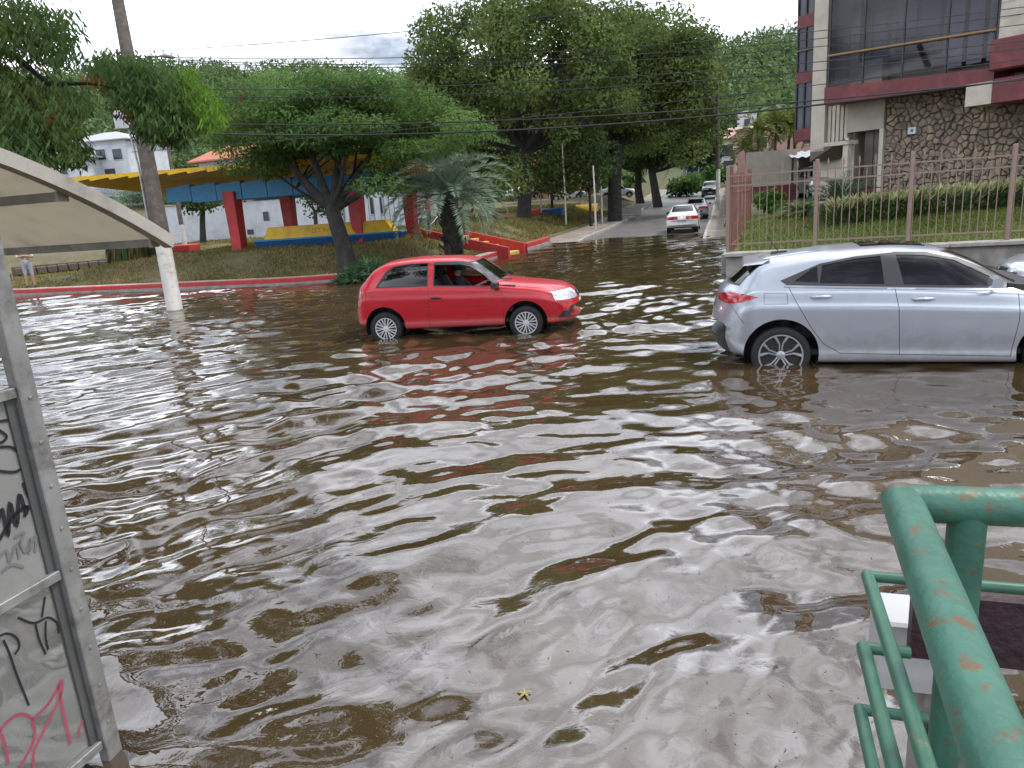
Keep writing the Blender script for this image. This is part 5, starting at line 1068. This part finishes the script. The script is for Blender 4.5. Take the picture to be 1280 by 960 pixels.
bx('cabinet', .4, 1.3, 1.3, 1.7, 5.42, 6.2, 'cream'); bx('table', 1.6, 3.2, .9, 1.5, 6.0, 6.08, 'brownpanel')
# right end blocks
bx('wall', 5.55, 9.9, .05, 2.3, 5.82, 14, 'cream')
for j in range(8): bx('cladding_groove', 5.54, 9.9, .04, .05, 6.4+j*.42, 6.415+j*.42, 'greyrender')
bx('parapet', 5.56, 9.9, -.45, 1.0, 4.93, 5.80, 'maroon', bev=.05)
bx('parapet', 5.70, 9.9, -.40, 1.0, 4.02, 4.72, 'maroon', bev=.03)
bx('pier', 4.95, 5.68, -.35, .96, 4.05, 4.68, 'cream')
# entrance side
bx('wall', .36, 1.72, .85, 2.3, 3.80, 4.84, 'greyrender'); bx('canopy', -.1, .9, .1, .7, 3.36, 3.50, 'cream'); bx('pillar', .66, .86, .15, .35, .9, 3.36, 'cream')
bx('pillar', 1.60, 1.75, .82, 1.1, .9, 3.8, 'cream')
for a, b_ in ((.88, 1.2), (1.23, 1.58)): bx('door_leaf', a, b_, 1.15, 1.2, 1.9, 3.8, 'brownpanel')
bx('plinth', -.4, 1.6, 1.10, 1.14, .6, 1.9, 'maroon')
for j in range(7): bx('rib', -.85+j*.17, -.73+j*.17, .95, 1.3, 3.55, 4.82, 'cream')
bx('wall', -1.1, .36, 1.35, 2.3, .6, 14, 'cream')
bx('pilaster', -1.12, -.55, .80, 1.3, 3.25, 14, 'cream')
MB().hexa([(-1.12, .8, 2.9), (-.2, 1.3, 2.9), (-.2, 1.34, 2.9), (-1.12, 1.3, 2.9), (-1.12, .8, 3.25), (.3, .8, 3.6), (.3, 1.3, 3.6), (-1.12, 1.3, 3.25)]).build('soffit', 'brownpanel', bl)
for z0, z1, m_ in ((3.75, 4.2, 'maroon'), (4.2, 5.9, 'bglass'), (5.9, 6.3, 'maroon'), (6.3, 7.9, 'bglass'), (7.9, 8.35, 'maroon'), (8.35, 10, 'bglass'), (10, 10.5, 'maroon')):
    w_ = bx('bay_panel' if m_ == 'maroon' else 'bay_window', -2.35, -1.3, 1.5+(0 if m_ == 'maroon' else .06), 2.8, z0, z1, m_)
    if m_ == 'bglass':
        for x_ in (-2.35, -2.0, -1.65): bx('frame', x_, x_+.06, 1.50, 1.56, z0, z1, 'dark', w_)
        bx('frame', -2.36, -1.3, 1.48, 1.53, (z0+z1)/2-.03, (z0+z1)/2+.03, 'brownpanel', w_)
# field stones, each its own piece
sw = MB(); bx('mortar_bed', 1.74, 9.9, 1.02, 1.5, .5, 4.82, 'mortar')
g = np.random.default_rng(33); seeds = []
nx_, nz_ = 24, 19; x0, x1, z0, z1 = 1.76, 6.45, .75, 4.80
for i in range(nx_):
    for j in range(nz_): seeds.append((x0+(i+.5+.5*(j % 2)-.25+g.normal()*.3)*(x1-x0)/nx_, z0+(j+.5+g.normal()*.32)*(z1-z0)/nz_))
seeds = np.array(seeds); seeds = seeds[np.argsort(-seeds[:, 0]+(seeds[:, 1] < 1.6)*9)]; rest = MB()
for i, s0 in enumerate(seeds):
    poly = [np.array(p) for p in ((x0, z0), (x1, z0), (x1, z1), (x0, z1))]
    d = seeds-s0; near = np.argsort(np.hypot(*d.T))[1:12]
    for k_ in near:
        n_ = d[k_]; mid = s0+n_/2-n_/np.linalg.norm(n_)*.009; out = []
        for a, b_ in zip(poly, poly[1:]+poly[:1]):
            da, db = (a-mid) @ n_, (b_-mid) @ n_
            if da <= 0: out.append(a)
            if da*db < 0: out.append(a+(b_-a)*da/(da-db))
        poly = out
        if len(poly) < 3: break
    if len(poly) < 3: continue
    c = np.mean(poly, 0); dp = .03+.09*g.random(); q = MB() if i < 290 else rest; n_ = len(poly)
    tl = (g.normal()*.16, g.normal()*.16)
    A = [(p[0], 1.03, p[1]) for p in poly]; B_ = [(p[0], 1.0-dp*.5+(p[0]-c[0])*tl[0], p[1]) for p in poly]; C_ = [(c[0]+(p[0]-c[0])*.72, 1.0-dp+(p[0]-c[0])*tl[0]+(p[1]-c[1])*tl[1], c[1]+(p[1]-c[1])*.72) for p in poly]
    q.add(A+B_+C_, [tuple(range(2*n_, 3*n_))]+[(r*n_+k_, r*n_+(k_+1) % n_, (r+1)*n_+(k_+1) % n_, (r+1)*n_+k_) for r in range(2) for k_ in range(n_)])
    if i < 290: q.build('stone', 'stone', bl)
struct(rest.build('small_stones', 'stone', bl), 'stuff')
mbx = bx('meter_box', 2.60, 2.86, .84, .93, 3.50, 3.72, 'plate'); bx('dial', 2.70, 2.77, .82, .838, 3.58, 3.65, 'dark', mbx)
MB().tube([(2.73, .88, 3.5), (2.74, .86, 3.0), (2.7, .88, 2.5)], .015, 5).build('conduit', 'dark', bl)
bx('lamp', .80, .90, .05, .12, 3.50, 3.58, 'cl_white')
# carport with corrugated roof
g0, g1 = at(936, 240, 38), at(991, 236, 37.5); gw = thing('garage_wall', 'beige garage wall with maroon base behind the brown gate bars', 'wall', ((g0+g1)/2)*[1, 1, 0]+[0, 0, 1.0], math.atan2(*(g1-g0)[1::-1]))
MB().box((0, 0, 1.95), (2.5, .2, 1.75)).build('panel', 'greyrender', gw); MB().box((0, 0, .45), (2.5, .21, 1.25)).build('base_band', 'maroon', gw)
cp = thing('carport', 'carport with grey corrugated roof beside the apartment building', 'carport', at(1040, 236, 37)*[1, 1, 0]+[0, 0, 1.0], YAW)
vsr = []; k_ = 60
for j in range(k_): x_ = -2.15+4.3*j/(k_-1); vsr.append((x_, math.sin(j*1.257)*.035))
MB().add([(x_, -2.4, 2.32+z_) for x_, z_ in vsr]+[(x_, 2.2, 2.75+z_) for x_, z_ in vsr], [(i, i+1, k_+i+1, k_+i) for i in range(k_-1)]).build('roof', 'greyroof', cp)
MB().box((0, 2.3, 1.2), (4.4, .15, 3.0)).build('back_wall', 'brownpanel', cp); MB().box((2.15, 0, 1.2), (.15, 4.6, 3.0)).build('side_wall', 'brownpanel', cp); MB().box((0, 0, .04), (4.4, 5.2, .1)).build('slab', 'concrete', cp)
MB().box((-2.1, -2.2, 1.1), (.1, .1, 2.5)).build('post', 'dark', cp)
# houses up the side street
house('beige_house', 'beige house with pale tiled roof beyond the slim palms', 925, 216, 96, 6.0, 8, 4.2, YAW, 'cream', 'pinktile', .5, 1.6, [(-1.6, 2.8, 1.3, 1.4), (1.2, 2.8, 1.2, 1.2), (-1.5, .9, 1.2, 1.3), (1.5, .8, 1.3, 1.4)], hip=False)
house('white_tower', 'white stair tower rising behind the beige house', 933, 190, 104, 2.6, 3, 5.2, YAW, 'white', 'concrete', .15, .4, [(0, 4.0, .8, .8)])
house('garage_house', 'grey roofed blue-grey garage at the top of the side street', 878, 228, 100, 4.6, 5, 2.9, YAW-.05, 'bluegate', 'greyroof', .4, 1.3, [(-1.1, 1.2, 1.5, 1.7), (1.2, 1.1, 1.2, 1.8)])
house('peach_house', 'peach coloured house wall behind the slim palms', 985, 200, 62, 8, 5, 2.6, YAW-.1, 'pinktile', 'concrete', .2, .4, [(-2, 1.5, .8, .8), (1.8, 1.5, 1.0, .8)])
house('brick_house', 'low brick house behind the parked grey car in the park', 690, 236, 88, 8, 6, 2.6, YAW, 'brick', 'tile', .5, 1.2, [(-2, 1.4, 1.2, 1.0), (1.6, 1.4, 1.2, 1.0)])
p = at(872, 232, 92); gf = thing('street_gate', 'blue-grey tubular gate across the top of the side street', 'gate', p, YAW)
for j in range(9): MB().tube([(-2+j*.5, 0, -.4), (-2+j*.5, 0, 1.7)], .035, 5).build('bar', 'bluegate', gf)
for z_ in (.9, 1.7): MB().tube([(-2, 0, z_), (2, 0, z_)], .05, 5).build('rail', 'bluegate', gf)
MB().box((.2, .3, .3), (4.2, .15, 1.3)).build('panel', 'concrete', gf)
# ---------------------------------------------------------------- bus shelter at left
sh = thing('bus_shelter', 'beige arched bus shelter with graffiti covered end panel at the left', 'bus shelter', uv(-2.6, 2.0, 0), YAW)
def sl_(u, v, z): return np.array([u+2.6, v-2.0, z])
def arc(v): return 2.66-.165*(v-1.15)**2
VS = np.linspace(-.62, 2.95, 34)
def arc_box(name, u0, u1, zlo, zhi, m, sm=30):
    q = MB(); ring = []
    for v in VS:
        sl = -.33*(v-1.15); nrm = np.array([-sl, 1.]); nrm /= np.linalg.norm(nrm)
        ring.append([(u0, v+nrm[0]*zlo, arc(v)+nrm[1]*zlo), (u1, v+nrm[0]*zlo, arc(v)+nrm[1]*zlo), (u1, v+nrm[0]*zhi, arc(v)+nrm[1]*zhi), (u0, v+nrm[0]*zhi, arc(v)+nrm[1]*zhi)])
    k = len(VS); q.add([sl_(*p) for r in ring for p in r], [(i*4+j, i*4+(j+1) % 4, i*4+4+(j+1) % 4, i*4+4+j) for i in range(k-1) for j in range(4)]+[(0, 1, 2, 3), (k*4-4, k*4-3, k*4-2, k*4-1)])
    return q.build(name, m, sh, sm)
arc_box('end_rib', -2.60, -2.55, -.035, .022, 'shelterrib')
for u0 in (-5.0, -7.4): arc_box('roof_rib', u0-.03, u0+.03, -.06, -.012, 'galv')
arc_box('roof_sheet', -7.6, -2.602, -.008, .012, 'shelter')
for v, dz in ((2.90, -.03), (2.44, -.04), (1.2, -.07), (-.1, -.07), (-.58, -.055)):
    q = MB(); q.box(sl_(-5.1, v, arc(v)+dz), (4.96, .05, .036), 0); q.build('purlin', 'galv', sh)
    MB().box(sl_(-2.628, v, arc(v)+dz), (.012, .056, .042)).build('end_cap', 'shelterrib', sh)
for u0, v0 in ((-2.57, 2.03), (-2.57, .42), (-7.3, 2.03), (-7.3, .42)): MB().box(sl_(u0, v0, (arc(v0)-.08-.4)/2), (.05, .075, arc(v0)-.08+.4), 0, 0, .004).build('post', 'galv', sh)
for z_ in (1.63, .87, .06): MB().box(sl_(-2.575, 1.225, z_), (.035, 1.535, .04), 0, 0, .003).build('panel_rail', 'galv', sh)
gask = mat('weathered gasket', (.07, .075, .07), .7)
for v0 in (1.972, .476): MB().box(sl_(-2.585, v0, .84), (.02, .036, 1.54)).build('gasket', gask, sh)
for z_ in np.linspace(.15, 1.6, 9): MB().lathe([(.008, 0), (.008, .004), (.001, .006)], 6, 'x', sl_(-2.545, 2.03, z_)).build('rivet', 'galv', sh)
upm = mat('milky panel', (.40, .40, .38), .35, var=.12, scale=4, col2=(.42, .41, .38), thr=(.5, .75), c2scale=5, transl=.45)
lom = glass('scratched clear panel', (.82, .82, .80), .9, 1.4)
n_ = lom.node_tree.nodes; l_ = lom.node_tree.links; so_ = n_['Material Output'].inputs['Surface']; s0_ = so_.links[0].from_socket
df = n_.new('ShaderNodeBsdfDiffuse'); df.inputs[0].default_value = (.34, .34, .32, 1); tl_ = n_.new('ShaderNodeBsdfTranslucent'); tl_.inputs[0].default_value = (.6, .6, .58, 1); a_s = n_.new('ShaderNodeMixShader'); l_.new(df.outputs[0], a_s.inputs[1]); l_.new(tl_.outputs[0], a_s.inputs[2])
ge_ = n_.new('ShaderNodeNewGeometry'); nz_2 = n_.new('ShaderNodeTexNoise'); nz_2.inputs['Scale'].default_value = 3.5; nz_2.inputs['Detail'].default_value = 6; l_.new(ge_.outputs['Position'], nz_2.inputs['Vector']); mr_ = n_.new('ShaderNodeMapRange'); mr_.inputs['From Min'].default_value = .35; mr_.inputs['From Max'].default_value = .7; mr_.inputs['To Min'].default_value = .22; mr_.inputs['To Max'].default_value = .6; l_.new(nz_2.outputs['Fac'], mr_.inputs['Value'])
b_s = n_.new('ShaderNodeMixShader'); l_.new(mr_.outputs[0], b_s.inputs[0]); l_.new(s0_, b_s.inputs[1]); l_.new(a_s.outputs[0], b_s.inputs[2]); l_.new(b_s.outputs[0], so_)   # haze of scratches
MB().box(sl_(-2.588, 1.225, 1.25), (.006, 1.46, .72)).build('panel', upm, sh); MB().box(sl_(-2.588, 1.225, .465), (.006, 1.46, .77)).build('panel', lom, sh)
# graffiti strokes on the outer face of the panels
def on_panel(x, y, u0=-2.582):
    r = ray(x, y); k = u0/float(r @ U); p = CAM+r*k; return sl_(u0, float(p @ V), float(p[2]))
GR = [('ink', .011, [[(-8, 528), (10, 525)], [(-4, 536), (8, 545), (2, 553), (-8, 552)], [(-9, 560), (14, 559), (26, 570), (28, 582), (18, 590), (-8, 588)]]),
      ('ink', .015, [[(-4, 662), (2, 636), (10, 670), (12, 628), (21, 658), (24, 618), (33, 644)], [(29, 603), (38, 622), (45, 598), (48, 622), (45, 640), (39, 632)], [(-2, 676), (20, 642), (36, 634)], [(36, 634), (26, 634)], [(36, 634), (30, 646)]]),
      ('inkgrey', .010, [[(-4, 700), (8, 688), (12, 702), (20, 680), (24, 698)], [(24, 676), (32, 690), (38, 672), (36, 692), (45, 668), (44, 690)], [(2, 715), (14, 706), (30, 709)], [(18, 672), (30, 666), (24, 680)]]),
      ('ink', .010, [[(22, 772), (42, 779), (60, 772), (72, 779)], [(56, 746), (52, 772)], [(44, 780), (49, 800), (57, 818)], [(57, 776), (57, 798), (60, 812)], [(71, 779), (74, 792)], [(-6, 798), (8, 792), (20, 797), (24, 808), (18, 818)], [(4, 800), (12, 818), (20, 842), (36, 882)]]),
      ('inkred', .013, [[(-8, 925), (6, 905), (24, 893), (40, 900), (42, 925), (30, 950), (18, 975)], [(42, 960), (42, 940), (52, 918), (66, 890), (76, 868), (78, 852), (73, 858), (80, 895), (88, 930)], [(40, 900), (60, 880), (76, 853)], [(98, 922), (100, 908), (112, 893), (126, 893), (126, 905), (115, 912)], [(-8, 905), (4, 925), (10, 955)]])]
for m_, w_, strokes in GR:
    for st in strokes:
        k_ = len(st); P_ = [on_panel(*p) for p in st]; den = []
        for i in range(k_-1):
            p0 = P_[max(i-1, 0)]; p1 = P_[i]; p2 = P_[i+1]; p3 = P_[min(i+2, k_-1)]
            for t_ in np.linspace(0, 1, 6)[:-1]: den.append(.5*(2*p1+(p2-p0)*t_+(2*p0-5*p1+4*p2-p3)*t_**2+(3*p1-p0-3*p2+p3)*t_**3))
        den.append(P_[-1]); q = MB(); ribbon(q, den, w_, (1, 0, 0), .001); q.build('graffiti', m_, sh)
# ---------------------------------------------------------------- green railing with planks, right foreground
Mc = np.array([.688, 1.196, 1.627]); Mn = np.array([.447, .563, 1.627]); Mr = np.array([.892, 1.133, 1.627]); dc = (Mn-Mc)/np.linalg.norm(Mn-Mc); dr = (Mr-Mc)/np.linalg.norm(Mr-Mc)
rl = thing('green_railing', 'chipped green tubular railing with dark stained planks in the right foreground', 'railing', (Mc[0], Mc[1], 0))
o0 = np.array([Mc[0], Mc[1], 0])
MB().tube([Mc-o0-dc*.012, Mc-o0+dc*.02, Mn-o0, Mn-o0+dc*.9], .0345, 20).build('top_rail', 'greenpaint', rl, 60)
MB().tube([Mc-o0+dr*.0, Mr-o0+dr*1.2], .0335, 20).build('top_rail', 'greenpaint', rl, 60)
for k_ in (.105, 1.2): c = Mc-o0+dr*k_; MB().tube([c, c*[1, 1, 0]+[0, 0, -.35]], .031, 18).build('post', 'greenpaint', rl, 60)
c = Mn-o0+dc*.6; MB().tube([c, c*[1, 1, 0]+[0, 0, -.35]], .041, 18).build('post', 'greenpaint', rl, 60)
Dc = np.array([.797, 1.505, 0]); dd = np.array([.607-.797, .934-1.505, 0]); dd /= np.linalg.norm(dd); de = np.array([1.121-.797, 1.397-1.505, 0]); de /= np.linalg.norm(de)
for z_, r_, lr in ((1.298, .0145, 1.4), (1.108, .0160, .10), (.935, .0150, .30)):
    c = Dc-o0+[0, 0, z_]; MB().tube([c-dd*.004, c+dd*1.3], r_, 12).build('thin_rail', 'greenpaint2', rl, 60); MB().tube([c, c+de*lr], r_*.9, 12).build('thin_rail', 'greenpaint2', rl, 60)
def plank(st, z0, z1, off, ln=1.6):
    c = Dc-o0+de*st+np.array([0, 0, 0])+(-dd)*off; a = c; b_ = c+de*ln; n_ = dd*.035
    return MB().hexa([a+[0, 0, z0], b_+[0, 0, z0], b_-n_+[0, 0, z0], a-n_+[0, 0, z0], a+[0, 0, z1], b_+[0, 0, z1], b_-n_+[0, 0, z1], a-n_+[0, 0, z1]]).build('plank', 'plank', rl)
plank(.105, 1.075, 1.245, .03); plank(.155, .76, .90, .03); plank(.155, .56, .70, .03)
bk = thing('white_block', 'white painted block standing in the water behind the railing planks', 'block', (Dc+de*.12-dd*.22)*[1, 1, 0], math.atan2(de[1], de[0]))
MB().box((.05, 0, .995), (.22, .16, .20), 0, 0, .008).build('head', 'whitepaint', bk); MB().box((.12, .02, .35), (.12, .14, 1.08)).build('stem', 'concrete', bk)
# ---------------------------------------------------------------- floating leaves
yl = gz(655, 862, 0); yl[2] = float(waves(yl[0:1], yl[1:2])[0])-.012; t_ = thing('floating_leaf', 'yellow star-shaped leaf floating near the bottom centre of the water', 'leaf', yl+[0, 0, .02])
q = MB()
for j in range(5): a = j*1.2566+.3; q.tube([(0, 0, 0), (.02*math.cos(a), .02*math.sin(a), .002), (.036*math.cos(a)*(1+.3*(j % 2)), .036*math.sin(a), 0)], [.004, .006, .001], 5)
q.build('blade', 'leafdry', t_)
g = np.random.default_rng(77); n_ = 260; px = 200+g.random(n_)*900; py = 560+g.random(n_)**.8*400; P_ = np.array([gz(x, y, 0) for x, y in zip(px, py)]); P_[:, 2] = waves(P_[:, 0], P_[:, 1])+.004
a = g.random(n_)*6.28; vs = leaf_quads(P_, np.stack([np.cos(a), np.sin(a), 0*a], 1), np.tile([0, 0, 1.], (n_, 1)), .01+.028*g.random(n_)**3, .005); o = struct(link('floating_debris', quads_mesh('floating_debris', vs, 4, g.random(n_)), 'debris'), 'stuff'); o['label'] = 'tiny twigs and leaf bits floating on the flood water'; o['category'] = 'debris'
# ---------------------------------------------------------------- people
def person(name, label, J, cols, loc, rz=0.0, hair=True, cap=None):
    """J: joint -> (pos, radius); edges fixed; one skinned body"""
    E_ = [('pelvis', 'belly'), ('belly', 'chest'), ('chest', 'neck'), ('neck', 'head'), ('head', 'crown')]
    for s in 'LR': E_ += [('chest', 'sh'+s), ('sh'+s, 'el'+s), ('el'+s, 'wr'+s), ('wr'+s, 'ha'+s), ('pelvis', 'hip'+s), ('hip'+s, 'kn'+s), ('kn'+s, 'an'+s), ('an'+s, 'to'+s)]
    names = list(J); idx = {n: i for i, n in enumerate(names)}
    me = bpy.data.meshes.new(name); me.from_pydata([J[n][0] for n in names], [(idx[a], idx[b]) for a, b in E_], [])
    o = bpy.data.objects.new(name, me); COL.objects.link(o); md = o.modifiers.new('s', 'SKIN'); sv = me.skin_vertices[0].data
    for n in names:
        r = J[n][1]; sv[idx[n]].radius = (r, r) if isinstance(r, (int, float)) else r; sv[idx[n]].use_root = (n == 'pelvis')
    o.modifiers.new('d', 'SUBSURF').levels = 2
    dg = bpy.context.evaluated_depsgraph_get(); m2 = bpy.data.meshes.new_from_object(o.evaluated_get(dg)); bpy.data.objects.remove(o)
    seg = [(np.array(J[a][0]), np.array(J[b][0]), a, b) for a, b in E_]
    mats = sorted(set(cols.values())); zone = {}
    for a, b in E_:
        k = 'head' if b in ('head', 'crown') else ('hand' if b[:2] == 'ha' else ('fore' if b[:2] == 'wr' else ('foot' if b[:2] == 'to' else ('shin' if b[:2] == 'an' else ('leg' if b[:2] in ('kn', 'hi') else 'top')))))
        zone[(a, b)] = mats.index(cols[k])
    for f in m2.polygons:
        c = np.array(f.center); best = None
        for a, b, na, nb in seg:
            t = np.clip((c-a) @ (b-a)/max((b-a) @ (b-a), 1e-9), 0, 1); d = np.linalg.norm(c-a-(b-a)*t)
            if best is None or d < best[0]: best = (d, zone[(na, nb)])
        f.material_index = best[1]; f.use_smooth = True
    root = thing(name, label, 'person', loc, rz); link('body', m2, mats, root)
    H = np.array(J['head'][0]); Cn = np.array(J['crown'][0]); ax = unit(Cn-H)
    if hair:
        q = MB(); q.lathe([(.001, .128), (.06, .115), (.098, .06), (.106, .0), (.10, -.05), (.085, -.06)], 14); hm = q.mesh('hair', 60); ho = link('hair', hm, cap or 'hair', root); c_ = (H+Cn)/2; ho.location = Vector([float(x) for x in c_+[-.012, 0, .015]])
    for s in 'LR':     # fingers
        w_ = np.array(J['wr'+s][0]); h_ = np.array(J['ha'+s][0]); d = unit(h_-w_); sd_ = unit(np.cross(d, [0, 0, 1.])+1e-6); q = MB()
        for k in range(4): b0 = h_+sd_*(k-1.5)*.02; L2 = (.07, .08, .075, .06)[k]; q.tube([b0, b0+d*L2*.5, b0+d*L2*.85-np.array([0, 0, .02])], [.010, .009, .006], 6)
        b0 = w_+d*.04+sd_*.03; q.tube([b0, b0+d*.03+sd_*.025, b0+d*.06+sd_*.03], [.011, .010, .007], 6); q.build('fingers', 'skin', root, 60)
    return root
def stand(sc=1.0, arms='down'):
    J = {'pelvis': ((0, 0, .95), (.15, .12)), 'belly': ((0, 0, 1.12), (.145, .11)), 'chest': ((0, 0, 1.34), (.17, .12)), 'neck': ((.01, 0, 1.50), .055), 'head': ((.03, 0, 1.60), (.085, .075)), 'crown': ((.03, 0, 1.70), (.075, .07))}
    for s, y in (('L', 1), ('R', -1)):
        J['sh'+s] = ((0, .19*y, 1.42), .06); J['hip'+s] = ((0, .10*y, .90), .095); J['kn'+s] = ((.02, .11*y, .50), .06); J['an'+s] = ((0, .12*y, .08), .042); J['to'+s] = ((.15, .14*y, .035), .035)
        if arms == 'down': J['el'+s] = ((-.02, .25*y, 1.14), .045); J['wr'+s] = ((.08, .25*y, .90), .032); J['ha'+s] = ((.10, .25*y, .82), .034)
        elif arms == 'cross': J['el'+s] = ((.06, .26*y, 1.16), .045); J['wr'+s] = ((.20, .06*y, 1.20), .034); J['ha'+s] = ((.21, -.02*y, 1.21), .034)
        elif arms == 'bars': J['el'+s] = ((.18, .24*y, 1.18), .045); J['wr'+s] = ((.42, .22*y, 1.05), .032); J['ha'+s] = ((.49, .22*y, 1.04), .034)
    return J
person('person', 'person in white shirt and grey shorts standing with folded arms on the far left kerb', stand(1, 'cross'), dict(head='skin', hand='skin', fore='skin', top='cl_white', leg='cl_grey', shin='skin', foot='cl_dark'), (*uv(-25.35, 21.35)[:2], .25), -1.2)
person('person', 'person in blue clothes standing half hidden behind the brown gate bars', stand(), dict(head='skin', hand='skin', fore='skin', top='cl_blue', leg='cl_blue', shin='cl_blue', foot='cl_dark'), (*uv(.22, 25.6)[:2], .15), 2.0)
# driver, seated on the far side of the red car
J = {'pelvis': ((0, 0, .0), (.16, .13)), 'belly': ((-.05, 0, .18), (.15, .12)), 'chest': ((-.12, 0, .40), (.17, .12)), 'neck': ((-.13, 0, .55), .055), 'head': ((-.10, 0, .64), (.085, .075)), 'crown': ((-.10, 0, .74), (.075, .07))}
for s, y in (('L', 1), ('R', -1)):
    J['sh'+s] = ((-.11, .19*y, .47), .06); J['el'+s] = ((.10, .24*y, .27), .045); J['wr'+s] = ((.32, .15*y, .36), .032); J['ha'+s] = ((.39, .14*y, .40), .034); J['hip'+s] = ((.03, .10*y, -.02), .10); J['kn'+s] = ((.42, .13*y, .08), .065); J['an'+s] = ((.62, .13*y, -.22), .042); J['to'+s] = ((.76, .13*y, -.22), .035)
hdg = math.radians(-9.7); rc = np.array(red_car.location); ca, sa = math.cos(hdg), math.sin(hdg)
def incar(x, y, z): return (rc[0]+x*ca-y*sa, rc[1]+x*sa+y*ca, rc[2]+z)
person('person', 'driver with dark hair at the wheel of the red hatchback', J, dict(head='skin', hand='skin', fore='skin', top='cl_dark', leg='cl_dark', shin='cl_dark', foot='cl_dark'), incar(1.22, .28, .50), hdg)
# bicycle and rider behind the palm
bb = at(540, 285, 35.5); u_, v_ = to_uv(bb); bz = gzuv(u_, v_)
bi = thing('bicycle', 'bicycle standing at the top of the steps left of the palm', 'bicycle', (bb[0], bb[1], bz), YAW+.1)
for x_ in (-.52, .52):
    q = MB(); q.tube([(x_+.33*math.cos(a), 0, .34+.33*math.sin(a)) for a in np.linspace(0, 2*PI, 25)], .02, 6, cap=False)
    for a in np.linspace(0, 2*PI, 11)[:-1]: q.tube([(x_, 0, .34), (x_+.32*math.cos(a), 0, .34+.32*math.sin(a))], .004, 3)
    q.build('wheel', 'black', bi)
q = MB()
for a, b_ in (((-.52, 0, .34), (-.05, 0, .32)), ((-.05, 0, .32), (-.2, 0, .85)), ((-.52, 0, .34), (-.18, 0, .78)), ((-.18, 0, .78), (.36, 0, .82)), ((-.05, 0, .32), (.36, 0, .72)), ((.33, 0, .95), (.52, 0, .34))): q.tube([a, b_], .02, 6)
q.build('frame', 'chrome', bi); MB().box((-.21, 0, .88), (.26, .14, .07), 0, 0, .03).build('saddle', 'black', bi); MB().tube([(.36, -.28, 1.0), (.33, 0, .97), (.36, .28, 1.0)], .015, 6).build('handlebar', 'black', bi)
bp_ = np.array([bb[0], bb[1], bz])
J = stand(1, 'bars')
person('person', 'cyclist in dark clothes with red top holding the bicycle left of the palm', J, dict(head='skin', hand='skin', fore='skin', top='cl_red', leg='cl_dark', shin='cl_dark', foot='cl_dark'), (bb[0]-.15, bb[1]+.35, bz), YAW+.1)
